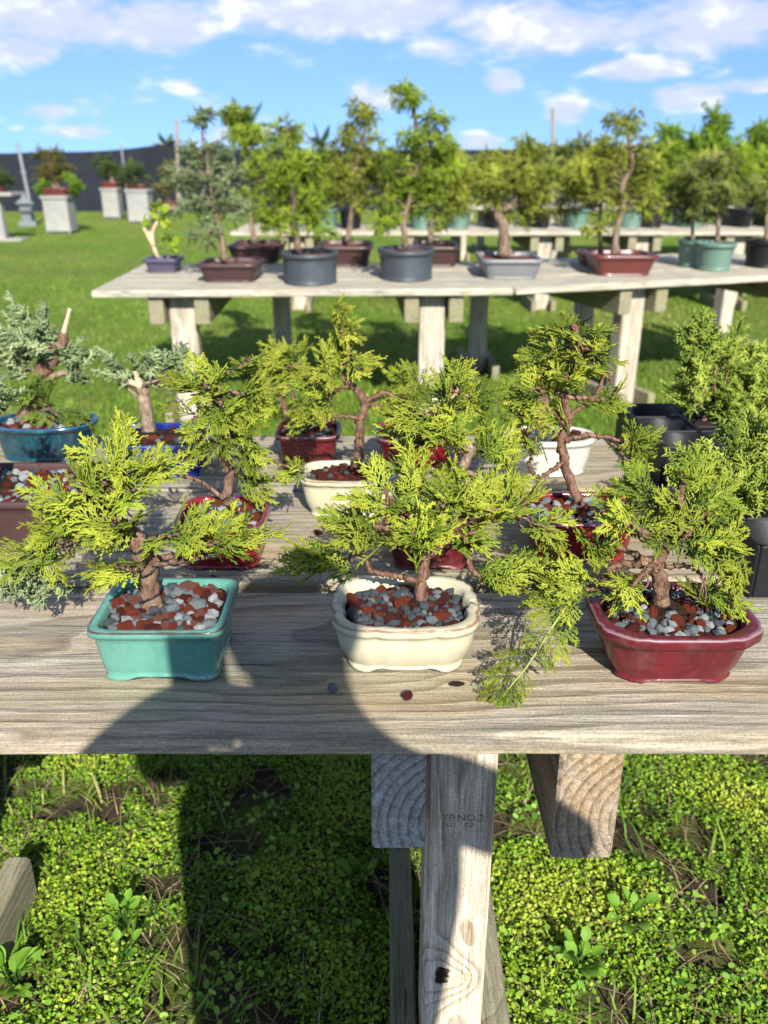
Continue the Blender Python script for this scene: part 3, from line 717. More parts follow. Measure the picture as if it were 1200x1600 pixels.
def tree(root, y, trunk, clusters, sk='lace', fm='lime', bark_='bark', slen=(.055, .085), wire=None, seed=1, rscale=1.0, straight_up=.25, wire_r=.0013, trunk_rough=.22, stub=None, roots=True):
    """small wired tree: trunk pixels [(px,py,r,dy)], clusters dict list"""
    r = random.Random(seed); o = Vector(root.location)
    tp = []
    for q in trunk: tp.append(P(q[0], q[1], y+(q[3] if len(q) > 3 else 0)))
    k = 6
    cr = crom([(*p, q[2]*rscale) for p, q in zip(tp, trunk)], k)
    path = [Vector(c[:3]) for c in cr]; rad = [max(c[3], .0012) for c in cr]
    # wobble
    for i in range(2, len(path)): path[i] = path[i]+Vector((r.uniform(-1, 1), r.uniform(-1, 1), 0))*rad[i]*.12
    if roots: rad[0] *= 1.5; rad[1] *= 1.25; rad[2] *= 1.08
    tr = MB().tube([p-o for p in path], rad, 12, True, trunk_rough, seed=seed).build('trunk', M[bark_], root, True)
    if roots:
        for q in range(4):
            a = q*1.57+r.uniform(-.4, .4); R0 = rad[0]
            pts = [path[1]-o+Vector((math.cos(a), math.sin(a), 0))*R0*.5, path[0]-o+Vector((math.cos(a), math.sin(a), 0))*R0*1.2+Vector((0, 0, .002)), path[0]-o+Vector((math.cos(a+.3), math.sin(a+.3), 0))*R0*2.3-Vector((0, 0, .006))]
            MB().tube([Vector(c) for c in crom(pts, 4)], [R0*.5, R0*.48, R0*.45, R0*.4, R0*.36, R0*.32, R0*.28, R0*.22, R0*.15], 6, True, .2).build('root', M[bark_], tr, True)
    if wire: helix([p-o for p in path[1:]], rad[1:], wire[1], wire_r).build('wire', M[wire[0]], tr, True)
    if stub:
        pts = [P(a, b, y)-o for a, b in stub[0]]; c = crom([(*p,) for p in pts], 4); m_ = len(c)
        MB().tube([Vector(x) for x in c], [stub[1]*(1-.45*i/m_) for i in range(m_)], 8, True, .25, seed=seed).build('deadwood_stub', M['deadwood'], root, True)
    meshes = sprays(sk, fm)
    for cl in clusters:
        cx, cy, rx, ry, n_, dy = cl['e']; n_ = max(2, round(n_*((.66 if seed < 40 else .85) if sk == 'lace' and n_ > 3 and 'slen' not in cl else 1.0))); cen = P(cx, cy, y+dy); mpp = pxsize(cen)
        if 'path' in cl: bp = [P(a, b, y+dy*(i/max(1, len(cl['path'])-1))) for i, (a, b) in enumerate(cl['path'])]+([cen] if cl.get('join', True) else [])
        else:
            s0 = path[min(cl['t']*k, len(path)-1)]; mid = s0.lerp(cen, .5)+Vector((r.uniform(-1, 1), r.uniform(-1, 1), r.uniform(-.6, .9)))*.012
            bp = [s0, mid, cen]
        br0 = cl.get('r', .0048)*rscale
        c = crom([(*p,) for p in bp], 5); c = [Vector(x) for x in c]
        for i in range(1, len(c)-1): c[i] += Vector((r.uniform(-1, 1), r.uniform(-1, 1), r.uniform(-1, 1)))*.0014
        rr = [br0*(1-.72*i/len(c)) for i in range(len(c))]
        b = MB().tube([p-o for p in c], rr, 7, True, .25, seed=seed+cx).build('branch', M[cl.get('bark', bark_)], root, True)
        if wire and not cl.get('nowire') and len(c) > 4: helix([p-o for p in c], rr, max(2, len(c)*.55), wire_r*.85, 4, 1.08).build('wire', M[wire[0]], b, True)
        origin = c[max(0, int(len(c)*.55))]
        base_dir = (cen-c[0]); base_dir = base_dir.normalized() if base_dir.length > .004 else Vector((0, -.3, .6))
        sl = cl.get('slen', slen)
        for q in range(n_):
            while True:
                v = Vector((r.uniform(-1, 1), r.uniform(-1, 1), r.uniform(-1, 1)))
                if v.length <= 1: break
            ex, ez = rx*mpp, ry*mpp/CT
            off = Vector((v.x*ex, v.y*ex*.75, v.z*ez))
            L = r.uniform(*sl)
            tipp = cen+off
            d = (off.normalized()*.85 if off.length > 1e-5 else Vector((0, 0, 1)))*.8+base_dir*.55+Vector((0, -.12, straight_up))+Vector((r.uniform(-1, 1), r.uniform(-1, 1), r.uniform(-.6, .6)))*.4
            if 'dir' in cl: d = d*.6+Vector(cl['dir'])
            d.normalize()
            p0 = tipp-d*L*.62
            upv = Vector((r.uniform(-.5, .5), -.55+r.uniform(-.5, .4), .8))
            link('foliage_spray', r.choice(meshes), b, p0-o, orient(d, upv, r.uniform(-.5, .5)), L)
            # a thin stem ties the spray to its branch
            if q % 2 == 0:
                near = min(c, key=lambda z: (z-p0).length)
                if (near-p0).length > .006:
                    st = [near-o, near.lerp(p0, .5)-o+Vector((0, 0, -.003)), p0-o+d*.01]
                    MB().tube([Vector(x) for x in crom([(*p,) for p in st], 3)], [.0016, .0015, .0014, .0013, .0012, .0011, .001], 4).build('twig', M['bark_red'], b, True)
    return path

def pot_thing(name, label, kind, mat, rim, pyf, pyb, pyr, ov=.018, mid=False, zt=TOP+.0015, cat='bonsai', group=None, stones=None, soilm='soil', trunkpx=None, soil=.012, wall=.008, rz=0.0, **kw):
    """pot measured in photograph pixels: rim = (left,right) of the front rim, pyf rim front, pyb foot front, pyr rim back"""
    cx = (rim[0]+rim[1])/2
    yb = PZ(cx, pyb, zt).y; yf = yb-ov
    zr = P(cx, pyf, yf).z; h = zr-zt
    yr = PZ(cx, pyr, zr).y; ry = (yr-yf)/2; yc = (yr+yf)/2
    yw = yc if mid else yf
    a = P(rim[0], pyf, yw); c = P(rim[1], pyf, yw)
    # re-evaluate x at rim height on plane yw
    dd = yw*CT+(EYE-zr)*ST; xl = (rim[0]-600)/F_PX*dd; xr = (rim[1]-600)/F_PX*dd
    rx = (xr-xl)/2; xc = (xl+xr)/2
    root = empty(name, (xc, yc, zt), label, cat, group)
    base = kw.pop('base', 1-ov/ry)
    me, inner = pot_mesh('pot', kind, rx, ry, h, base, mat, soil=soil, wall=wall, **kw)
    po = link('pot', me, root, (0, 0, 0))
    if rz: po.rotation_euler.z = rz
    tpx = (0, 0)
    if trunkpx is not None:
        q = PZ(trunkpx[0], trunkpx[1], zr-soil); tpx = (q.x-xc, q.y-yc)
    so = link('soil', soil_mesh(inner, h-soil, M[soilm], .003, .010 if stones else .002, tpx, seed=int(cx)), root, (0, 0, 0))
    if stones: add_stones(so, inner, h-soil, stones['size'], stones['mix'], [(tpx[0], tpx[1]-.004, stones.get('clear', .026))]+stones.get('extra', []), stones.get('n', 100), random.Random(int(cx)), tp=tpx)
    ty = yc+tpx[1]
    return root, ty, inner, h

# ------------------------------------------------------------------ the small trees on the front bench
MIXF = [('lava', 4), ('lava_b', 3), ('lava_d', 2), ('grey_stone', 6), ('pale_stone', 4), ('slate', 2)]
MIXD = [('lava_d', 5), ('lava', 2), ('grey_stone', 2), ('slate', 9)]
MIXG = [('lava', 3), ('lava_d', 2), ('grey_stone', 4), ('pale_stone', 3), ('slate', 1)]
GB = 'small wired junipers on the front bench'
def C(t, cx, cy, rx, ry, n, dy=0.0, **k): return dict(t=t, e=(cx, cy, rx, ry, n, dy), **k)
def CP(path, cx, cy, rx, ry, n, dy=0.0, **k): return dict(path=path, e=(cx, cy, rx, ry, n, dy), **k)

# teal pot
o, y, inn, h = pot_thing('potted_juniper', 'low spreading juniper in the teal rectangular pot at the front edge', 'rect', M['teal'], (127, 347), 990, 1062, 902,
    ov=.017, group=GB, base=.85, curve=.6, feet=.006, trunkpx=(238, 952), stones=dict(size=(.006, .0105), mix=MIXF, n=170, clear=.020), lip=.006, liph=.010, wall=.010, soil=.009, footw=.55)
tree(o, y, [(238, 956, .0135), (234, 920, .0125), (229, 880, .0125, -.004), (216, 846, .0115, -.006), (190, 820, .008), (165, 795, .006), (157, 755, .0045), (170, 728, .003)], [
    C(6, 190, 715, 55, 28, 9, .0), C(5, 125, 770, 60, 32, 12, -.02), C(5, 210, 765, 60, 36, 12, -.03), C(4, 105, 822, 62, 28, 10, -.02), C(3, 60, 868, 55, 20, 9, -.01),
    C(4, 180, 815, 55, 30, 9, -.04), C(3, 285, 830, 55, 24, 10, -.02), C(2, 345, 846, 50, 22, 9, -.01), C(2, 400, 838, 36, 16, 5, .0), C(2, 178, 885, 34, 18, 5, -.03), C(5, 235, 730, 45, 25, 7, .01)],
    fm='lime', wire=('wire_black', 7), seed=11, slen=(.05, .078), wire_r=.0016)

# cream pot
o, y, inn, h = pot_thing('potted_juniper', 'juniper with twisted branches in the cream lobed pot at the front centre', 'lobed', M['cream'], (518, 748), 988, 1057, 897,
    ov=.014, mid=True, group=GB, base=.80, curve=.75, feet=.007, panel=.06, trunkpx=(658, 945), stones=dict(size=(.0048, .0085), mix=MIXD, n=190, clear=.018), lip=.006, liph=.012, wall=.012, soil=.013, footw=.42)
tree(o, y, [(658, 958, .009), (657, 930, .0078), (660, 895, .0075), (667, 862, .0075), (690, 840, .0068), (720, 815, .0055), (735, 785, .004)], [
    C(3, 600, 765, 62, 34, 12, -.03), C(3, 568, 822, 48, 26, 10, -.04, r=.006), C(3, 645, 830, 55, 30, 12, -.06, r=.006), C(5, 720, 765, 60, 32, 12, -.02), C(5, 785, 800, 48, 34, 10, .0),
    C(4, 645, 735, 52, 26, 8, .0), C(4, 745, 832, 45, 22, 8, -.02), C(4, 690, 790, 50, 28, 9, -.04),
    CP([(652, 908), (612, 898), (580, 893), (570, 870), (548, 868)], 500, 882, 42, 22, 10, -.01, r=.0042, join=False, dir=(-.5, -.1, .0)),
    CP([(668, 866), (700, 846), (727, 848), (734, 884), (760, 908), (795, 905)], 800, 892, 42, 22, 10, -.01, r=.0055, join=False, dir=(.4, -.1, .1)), C(5, 850, 890, 30, 18, 4, .0, r=.0035) if False else CP([(760, 908), (800, 903), (840, 905)], 850, 893, 32, 20, 6, -.02, r=.003, join=False),
    CP([(735, 790), (790, 800), (830, 815)], 868, 832, 34, 12, 4, -.01, r=.0025, nowire=True, dir=(.6, -.2, -.2))],
    fm='lime', bark_='bark_red', wire=('wire_brown', 6), seed=21, slen=(.05, .078), wire_r=.0014)

# front red pot
o, y, inn, h = pot_thing('potted_juniper', 'juniper with a long drooping shoot in the red cut-corner pot at the front right', 'cut', M['red'], (924, 1174), 1002, 1072, 908,
    ov=.020, mid=True, group=GB, base=.74, curve=.7, feet=.005, trunkpx=(1038, 950), stones=dict(size=(.005, .0095), mix=MIXG, n=95, clear=.034), lip=.010, liph=.015, wall=.014, soil=.012, footw=.5)
tree(o, y, [(1038, 966, .0125), (1033, 930, .0105), (1030, 900, .0095), (1024, 880, .0085), (1036, 866, .0065), (1050, 835, .005), (1062, 800, .004)], [
    CP([(1026, 888), (990, 880), (955, 888), (936, 918), (905, 922)], 905, 915, 48, 32, 9, -.02, r=.006, join=False), CP([(936, 918), (905, 924), (880, 935)], 862, 918, 30, 20, 6, -.03, r=.0035, join=False),
    C(4, 985, 815, 55, 30, 9, -.02), C(6, 1040, 785, 50, 34, 10, .0), C(6, 1105, 800, 45, 38, 9, .0), C(5, 1125, 855, 46, 28, 9, -.02), C(5, 1070, 840, 40, 26, 7, -.03), C(6, 1000, 765, 26, 28, 5, .0),
    C(6, 1065, 740, 35, 24, 5, .02), C(3, 925, 850, 30, 18, 4, .0), CP([(1038, 885), (1080, 886), (1100, 905)], 1122, 925, 40, 20, 6, -.03, r=.0035, join=False), C(3, 985, 918, 26, 14, 3, -.04), C(6, 1150, 890, 30, 25, 5, -.02)],
    fm='lime', wire=('wire_brown', 4), seed=31, slen=(.048, .074))
# the long drooping shoot reaching forward and down over the board edge
M['shoot'] = plain('green_shoot', (.26, .30, .05), .6, .2, 60, .1)
rr_ = random.Random(5); L0 = o.location
sp = [P(912, 922, .945), P(893, 938, .925), P(880, 955, .91), P(866, 975, .895), P(848, 1004, .882), P(820, 1046, .866), P(803, 1066, .856), P(786, 1088, .846)]
cc = [Vector(q) for q in crom([(*p,) for p in sp], 4)]
sh = MB().tube([p-L0 for p in cc], [.0019*(1-.6*i/len(cc)) for i in range(len(cc))], 6, True, .1).build('branch', M['shoot'], o, True)
for i in range(2, len(cc), 2):
    ax = (cc[i]-cc[i-1]).normalized(); sd = ax.cross(Vector((0, -.75, .65))).normalized(); sg = 1 if (i//2) % 2 else -1
    d = ax*.85+sd*sg*.6+Vector((0, 0, rr_.uniform(-.1, .2)))
    link('foliage_spray', rr_.choice(sprays('lace', 'lime_y')), sh, cc[i]-L0, orient(d, Vector((0, -.75, .65)), rr_.uniform(-.3, .3)), rr_.uniform(.036, .052)*(1.12-.35*i/len(cc)))
link('foliage_spray', SPR['lace', 'lime'][0], sh, cc[-2]-L0, orient(cc[-1]-cc[-4], Vector((0, -.75, .65)), 0), .026)

# second row: red pot behind the teal pot
o, y, inn, h = pot_thing('potted_juniper', 'leaning juniper in the glossy dark red pot behind the teal pot', 'softrect', M['oxblood'], (262, 410), 828, 892, 774,
    ov=.016, group=GB, base=.82, curve=.7, feet=.004, trunkpx=(358, 795), stones=dict(size=(.006, .010), mix=MIXG, n=80, clear=.020), lip=.006, liph=.010)
tree(o, y, [(356, 800, .0095), (355, 772, .0085), (360, 735, .0075), (346, 710, .0065), (372, 675, .0058), (346, 646, .005), (334, 620, .004), (342, 590, .003)], [
    C(7, 355, 585, 45, 26, 7, .0), C(6, 290, 600, 45, 25, 7, -.02), C(6, 395, 615, 42, 32, 9, .0), C(5, 300, 655, 55, 24, 8, -.02), C(4, 392, 690, 42, 34, 10, -.02), C(4, 335, 690, 36, 20, 5, -.03), C(6, 350, 640, 36, 26, 6, -.02),
    CP([(360, 742), (410, 722), (450, 728)], 475, 738, 36, 16, 5, .0, r=.0035), C(2, 405, 748, 34, 20, 5, -.01), CP([(352, 782), (310, 752), (275, 738)], 235, 725, 36, 18, 5, -.02, r=.004), C(7, 395, 560, 28, 16, 3, .0)],
    fm='lime', wire=('wire_black', 6), seed=41, slen=(.05, .078))

# brown tray at the left edge
o, y, inn, h = pot_thing('potted_juniper', 'blue green juniper trailing from the brown plastic pot at the left edge', 'rect', M['brown_plastic'], (-130, 110), 786, 856, 722,
    ov=.014, group=GB, base=.86, curve=1.0, trunkpx=(-20, 765), stones=dict(size=(.006, .010), mix=MIXG, n=110, clear=.05), lip=.004, liph=.012)
tree(o, y, [(-20, 770, .012), (-25, 740, .011), (-15, 700, .010), (-25, 660, .008), (-20, 600, .006)], [
    CP([(-22, 740), (-60, 800), (-45, 870), (-10, 900)], 22, 908, 38, 20, 14, -.36, r=.006, join=True, dir=(.5, -.3, -.2)), CP([(-40, 870), (0, 905), (40, 915)], 68, 912, 26, 14, 7, -.37, r=.003), C(3, -10, 620, 40, 40, 10, .0), C(2, -60, 690, 50, 40, 10, 0.0)],
    sk='tuft', fm='blue', seed=51, slen=(.05, .07), straight_up=.0)

# cream pot in the second row
o, y, inn, h = pot_thing('potted_juniper', 'tall juniper with a pointed top in the cream pot in the second row', 'lobed', M['cream'], (468, 622), 754, 812, 718,
    ov=.012, mid=True, group=GB, base=.80, curve=.75, feet=.006, panel=.05, trunkpx=(552, 738), stones=dict(size=(.005, .009), mix=[('lava_d', 6), ('lava', 2), ('grey_stone', 2), ('slate', 1)], n=70, clear=.014), lip=.006, liph=.010)
tree(o, y, [(550, 745, .010), (560, 715, .0085), (562, 680, .008), (563, 655, .008), (571, 630, .0075), (552, 604, .006), (530, 585, .0048), (545, 556, .004), (537, 520, .003), (531, 480, .002)], [
    C(9, 533, 484, 9, 22, 11, .0, slen=(.025, .04)), C(8, 543, 522, 22, 20, 12, .0, slen=(.03, .05)), C(7, 552, 560, 30, 26, 8, -.01), C(6, 508, 570, 32, 32, 9, -.01), C(6, 480, 605, 34, 28, 7, .0),
    CP([(571, 628), (600, 614), (628, 624)], 645, 600, 42, 22, 9, .0, r=.0055), CP([(563, 655), (540, 650), (518, 652)], 488, 655, 40, 16, 8, -.01, r=.004), C(5, 500, 630, 30, 20, 5, -.01), C(4, 610, 645, 34, 18, 5, .01)],
    fm='lime_y', wire=('wire_brown', 8), seed=61, slen=(.048, .072))

# red pot behind the cream pot
o, y, inn, h = pot_thing('potted_juniper', 'dense juniper in the red pot directly behind the cream lobed pot', 'softrect', M['red'], (596, 758), 832, 890, 788,
    ov=.020, group=GB, base=.76, curve=.7, feet=.004, trunkpx=(690, 820), stones=dict(size=(.006, .010), mix=MIXG, n=60, clear=.02), lip=.008, liph=.012)
tree(o, y, [(690, 825, .010), (700, 795, .009), (735, 770, .0085), (722, 735, .008), (735, 700, .0065), (700, 675, .0055), (692, 640, .0045), (700, 605, .003)], [
    C(7, 700, 600, 40, 24, 8, .0), C(6, 658, 645, 46, 30, 10, -.01), C(6, 745, 620, 34, 26, 7, .0), C(5, 640, 690, 42, 26, 8, -.01), C(5, 700, 665, 42, 28, 9, -.03), C(4, 768, 700, 38, 34, 8, .0), C(4, 705, 735, 40, 24, 6, -.02), C(3, 795, 745, 36, 28, 7, .0), C(6, 715, 580, 14, 14, 3, .0)],
    fm='lime', bark_='bark_grey', wire=('wire_brown', 6), seed=71, slen=(.05, .075))

# red pot behind the front red pot
o, y, inn, h = pot_thing('potted_juniper', 'tall twisted juniper in the dark red pot behind the front right red pot', 'softrect', M['oxblood'], (828, 1012), 820, 880, 768,
    ov=.018, group=GB, base=.80, curve=.7, feet=.003, trunkpx=(912, 798), stones=dict(size=(.006, .010), mix=MIXG, n=90, clear=.016), lip=.008, liph=.010)
tree(o, y, [(912, 806, .0085), (902, 778, .0075), (888, 745, .0072), (881, 715, .0072), (877, 690, .007), (888, 655, .006), (882, 620, .005), (896, 585, .0045), (906, 545, .0038), (900, 515, .0025)], [
    C(9, 905, 518, 44, 18, 9, .0), C(8, 862, 545, 40, 24, 8, .0), C(8, 932, 560, 34, 26, 8, .0), C(7, 885, 590, 40, 24, 8, -.02), C(6, 828, 610, 38, 24, 9, .0), C(6, 850, 575, 34, 22, 6, .01), C(6, 945, 625, 24, 26, 4, .0), C(5, 812, 650, 34, 16, 4, .0), C(5, 870, 650, 34, 20, 4, -.01),
    CP([(880, 688), (915, 680), (950, 684), (985, 690)], 1000, 685, 26, 24, 9, -.01, r=.0045), CP([(880, 722), (845, 745), (826, 730), (832, 705)], 825, 690, 22, 20, 4, -.01, r=.004), CP([(945, 684), (975, 712)], 985, 730, 18, 16, 3, -.01, r=.0025), CP([(888, 650), (930, 620), (945, 585), (955, 600)], 958, 620, 14, 14, 2, .0, r=.0035, join=False)],
    fm='lime_y', bark_='bark_red', wire=('wire_brown', 9), seed=81, slen=(.048, .07))

# third row
o, y, inn, h = pot_thing('potted_juniper', 'gnarled thick trunked juniper in the oval blue green pot at the far left', 'oval', M['bluegreen'], (-10, 150), 672, 723, 641,
    ov=.016, mid=True, group=GB, base=.84, curve=.6, feet=.003, trunkpx=(48, 655), stones=dict(size=(.008, .012), mix=MIXG, n=40, clear=.03), lip=.008, liph=.010)
tree(o, y, [(45, 662, .021), (52, 625, .019), (60, 590, .019), (75, 568, .018), (92, 545, .013), (100, 520, .009)], [
    C(3, 35, 520, 34, 30, 12, .0), C(4, 60, 505, 30, 24, 8, .02), C(4, 55, 550, 36, 20, 9, -.03), C(4, 115, 555, 26, 20, 6, .0), C(2, 20, 570, 30, 24, 7, -.02), CP([(70, 592), (105, 583), (138, 590)], 120, 575, 22, 10, 3, .0, r=.009, join=False, bark='bark_grey')],
    sk='tuft', fm='blue', seed=91, slen=(.07, .10), stub=([(98, 525), (104, 503), (109, 482)], .0062))
tree_l = CP([(50, 610), (60, 625), (80, 640)], 60, 610, 40, 24, 9, -.03)
tree(o, y, [(50, 612, .006), (58, 625, .005), (75, 635, .004)], [C(2, 55, 612, 36, 24, 9, -.04), C(2, 90, 650, 42, 18, 9, -.06, dir=(.3, -.3, -.3)), C(1, 30, 625, 36, 20, 6, -.04)], fm='green', seed=92, slen=(.05, .08), roots=False)

o, y, inn, h = pot_thing('potted_juniper', 'sparse blue green juniper with a cut pale stub in the cobalt blue pot', 'rect', M['cobalt'], (152, 318), 698, 747, 660,
    ov=.014, group=GB, base=.84, curve=.8, trunkpx=(232, 678), stones=dict(size=(.008, .012), mix=MIXD, n=24, clear=.04), lip=.008, liph=.010)
tree(o, y, [(232, 688, .015), (230, 655, .0135), (226, 625, .0125), (222, 605, .0115)], [
    C(2, 185, 578, 20, 18, 6, .01), C(3, 250, 575, 36, 16, 11, .01), C(3, 292, 578, 26, 18, 7, .0), C(3, 270, 590, 30, 14, 5, -.01)],
    sk='tuft', fm='blue', bark_='bark_grey', seed=101, slen=(.06, .085), stub=([(222, 612), (216, 595), (212, 580)], .0095))
MB().tube([P(222, 604, y)-o.location, P(205, 598, y)-o.location, P(188, 600, y)-o.location], [.008, .0065, .005], 8, True, .2).build('deadwood_stub', M['deadwood'], o, True)

o, y, inn, h = pot_thing('potted_juniper', 'rounded juniper in the bright red pot at the back of the front bench', 'softrect', M['red'], (426, 530), 684, 726, 655,
    ov=.016, group=GB, base=.84, curve=.7, trunkpx=(462, 668), stones=dict(size=(.007, .011), mix=MIXF, n=50, clear=.016), lip=.008, liph=.010)
tree(o, y, [(460, 675, .010), (448, 645, .009), (440, 620, .008), (462, 600, .006), (478, 580, .004)], [
    C(4, 440, 570, 44, 22, 9, .0), C(4, 485, 600, 40, 22, 8, .0), C(2, 420, 605, 30, 26, 7, .0), C(3, 465, 640, 42, 14, 7, -.01), C(4, 455, 545, 30, 14, 4, .0), C(3, 430, 635, 25, 14, 4, -.01)],
    fm='lime', seed=111, slen=(.06, .085))
o, y, inn, h = pot_thing('potted_juniper', 'juniper in the purple rimmed red pot half hidden behind the dense juniper', 'softrect', M['oxblood'], (587, 714), 690, 734, 658,
    ov=.016, group=GB, base=.84, curve=.7, trunkpx=(650, 672), stones=dict(size=(.007, .011), mix=MIXF, n=40, clear=.016), lip=.008, liph=.010)
tree(o, y, [(650, 680, .009), (645, 650, .008), (655, 620, .006), (650, 600, .004)], [C(3, 640, 600, 30, 20, 6, .0), C(2, 670, 630, 30, 20, 6, .0)], fm='lime', seed=121, slen=(.06, .08))
o, y, inn, h = pot_thing('potted_juniper', 'juniper in the off white oval pot half hidden behind the tall twisted juniper', 'oval', M['cream_white'], (787, 930), 692, 745, 664,
    ov=.016, mid=True, group=GB, base=.80, curve=.7, panel=.03, trunkpx=(850, 676), stones=dict(size=(.007, .011), mix=MIXD, n=40, clear=.016), lip=.008, liph=.012)
tree(o, y, [(850, 684, .009), (845, 655, .008), (855, 620, .006), (850, 590, .004)], [C(3, 835, 600, 30, 22, 6, .0), C(2, 870, 640, 30, 20, 6, .0), C(2, 820, 640, 30, 20, 5, .0)], fm='lime_y', seed=131, slen=(.06, .08))

# black nursery trays on the right, each with its shrubby juniper
def tray(label, corner, ncx, ncy, cell, h, rz):
    b = empty('nursery_tray', (corner[0], corner[1], TOP+.0015), label, 'tray', 'black nursery trays', rz)
    Wd, Dp = ncx*cell, ncy*cell; t = .006
    for i in range(ncx+1): MB().box((0, 0, 0), (t, Dp+t, h), .002).build('tray_wall', M['black_plastic'], b, loc=(i*cell, Dp/2, h/2))
    for j in range(ncy+1):
        for i in range(ncx): MB().box((0, 0, 0), (cell-t-.001, t, h-.002), .002).build('tray_wall', M['black_plastic'], b, loc=((i+.5)*cell, j*cell, h/2))
    MB().box((0, 0, 0), (Wd-.008, Dp-.008, .004), .001).build('tray_base', M['black_plastic'], b, loc=(Wd/2, Dp/2, .0025))
    # rounded collars bridging each cell
    for i in range(ncx):
        for j in range(ncy):
            r0 = cell/2-t/2-.0005; V = []; n = 32
            for k in range(n):
                a = 2*math.pi*(k+.5)/n; c, s = math.cos(a), math.sin(a); q = (abs(c)**14+abs(s)**14)**(-1/14)
                V += [(c*q*r0, s*q*r0, h-.003), (c*r0*.93, s*r0*.93, h-.008), (c*r0*.78, s*r0*.78, .02)]
            Fc = []
            for k in range(n):
                for m_ in range(2): Fc.append((k*3+m_, ((k+1) % n)*3+m_, ((k+1) % n)*3+m_+1, k*3+m_+1))
            link('tray_cell', npmesh('tray_cell', V, Fc, M['black_plastic']), b, ((i+.5)*cell, (j+.5)*cell, 0))
    return b
c0 = PZ(1030, 762, TOP)
tray('black celled nursery tray at the back right of the front bench', (c0.x, c0.y, 0), 3, 3, .105, .085, 0.02)
c1 = PZ(1170, 935, TOP)
tray('black nursery tray cut by the right edge of the picture', (c1.x, c1.y, 0), 3, 3, .105, .085, 0.03)
def shrub(label, px, py, y, trunk, cl, seed, sl=(.08, .125), matp='black_plastic'):
    p = P(px, py, y); root = empty('potted_shrub', (p.x, p.y, TOP+.012), label, 'shrub', 'shrubby junipers in the trays')
    me, inner = pot_mesh('pot', 'softrect', .037, .037, .078, .82, M['black_plastic'], lip=.002, liph=.008, wall=.003, soil=.01, n=40)
    link('pot', me, root); link('soil', soil_mesh(inner, .070, M['soil'], .005, .012), root)
    tree(root, y, trunk, cl, sk='plume', fm='plume', bark_='bark', seed=seed, slen=sl, straight_up=.75)
ya = c0.y+.16
shrub('upright shrubby juniper in the celled tray at the back right', 1095, 700, ya, [(1098, 690, .007), (1102, 655, .0065), (1112, 620, .005), (1118, 580, .004)],
      [C(2, 1082, 590, 26, 34, 9, .0), C(3, 1105, 545, 26, 34, 9, .0), C(3, 1135, 580, 26, 36, 9, .0), C(3, 1150, 560, 30, 34, 9, .04), C(2, 1085, 550, 18, 34, 6, .02), C(2, 1140, 620, 34, 22, 6, -.02)], 141)
shrub('bushy juniper behind the right edge in the celled tray', 1190, 705, ya+.02, [(1195, 700, .007), (1195, 660, .006), (1190, 620, .005)],
      [C(2, 1175, 600, 30, 34, 9, .0), C(2, 1200, 640, 30, 34, 9, .0), C(1, 1165, 650, 28, 26, 6, -.02), C(2, 1215, 590, 30, 34, 8, .0)], 142)
yb_ = c1.y+.17
shrub('feathery juniper leaning over the tray at the right edge', 1195, 800, yb_, [(1195, 840, .008), (1192, 805, .0075), (1178, 770, .006), (1165, 740, .005)],
      [C(3, 1172, 690, 34, 34, 8, .0), C(2, 1095, 735, 42, 24, 9, -.04, dir=(-.8, -.2, .5)), C(2, 1130, 765, 34, 20, 6, -.05, dir=(-.6, -.3, .3)), C(3, 1195, 720, 30, 30, 7, .0), C(2, 1190, 770, 24, 24, 5, -.05)], 143, (.085, .13))

def weed(label, px, py, n, size, seed):
    r = random.Random(seed); b = PZ(px, py, 0); root = empty('leafy_weed', b, label, 'weed', 'leafy weeds under the front bench')
    V, Fc, A = [], [], []; NS = 6
    for i in range(NS+1):
        u = i/NS; wd = .36*math.sin(math.pi*min(1, u*.94+.05))**.7
        for k in (-1, -.5, 0, .5, 1): V.append((u, wd*k, .12*math.sin(2.6*u)+.10*abs(k)*wd*2)); A.append(.45+.5*u*abs(k)+(.2 if k == 0 else 0))
    for i in range(NS):
        for k in range(4): Fc.append((i*5+k, i*5+k+1, i*5+6+k, i*5+5+k))
    me = npmesh('leaf', V, Fc, M['clover'], {'t': A})
    for q in range(n):
        a = q*2.4+r.uniform(-.3, .3); e = r.uniform(.05, .8); d = Vector((math.cos(a)*math.cos(e), math.sin(a)*math.cos(e), math.sin(e))); st = d*r.uniform(.01, .035)+Vector((0, 0, .012+.03*e))
        MB().tube([(0, 0, -.005), tuple(st*.5+Vector((0, 0, .006))), tuple(st)], [.0016, .0014, .0011], 5).build('stalk', M['clover'], root, True)
        link('leaf', me, root, st, orient(d, Vector((0, 0, 1)), r.uniform(-.4, .4)), r.uniform(size*.7, size))
weed('broad leaved weed with pale oval leaves at the bottom left corner', 22, 1545, 13, .045, 1)
weed('small rounded weed in the sunny patch left of the shadow', 195, 1450, 11, .028, 2)
weed('small weed with bright leaves above the bottom left rosette', 190, 1510, 8, .024, 3)
weed('leafy weed in the sun right of the post foot', 905, 1520, 14, .034, 4)
weed('low leafy weed between the post and the sunny right patch', 985, 1440, 12, .030, 5)
weed('leafy weed in the shade beside the foot board', 560, 1390, 10, .030, 6)

# loose stones on the boards
for lab, px, py, k, s in (('loose grey stone on the front plank before the cream pot', 520, 1074, 'grey_stone', .0085), ('loose red lava stone on the front plank below the cream pot', 637, 1087, 'lava_d', .0075), ('loose dark pebble on the second plank near the cream pot', 497, 832, 'lava_d', .007), ('small dark pebble in the gap beside the dark red pot', 333, 903, 'lava_d', .006)):
    p = PZ(px, py, TOP+.002+s*.55)
    tag(link('loose_stone', STONES[k, 2], None, p, (.2, .1, px*.1), s), lab, 'stone', 'loose stones on the bench')

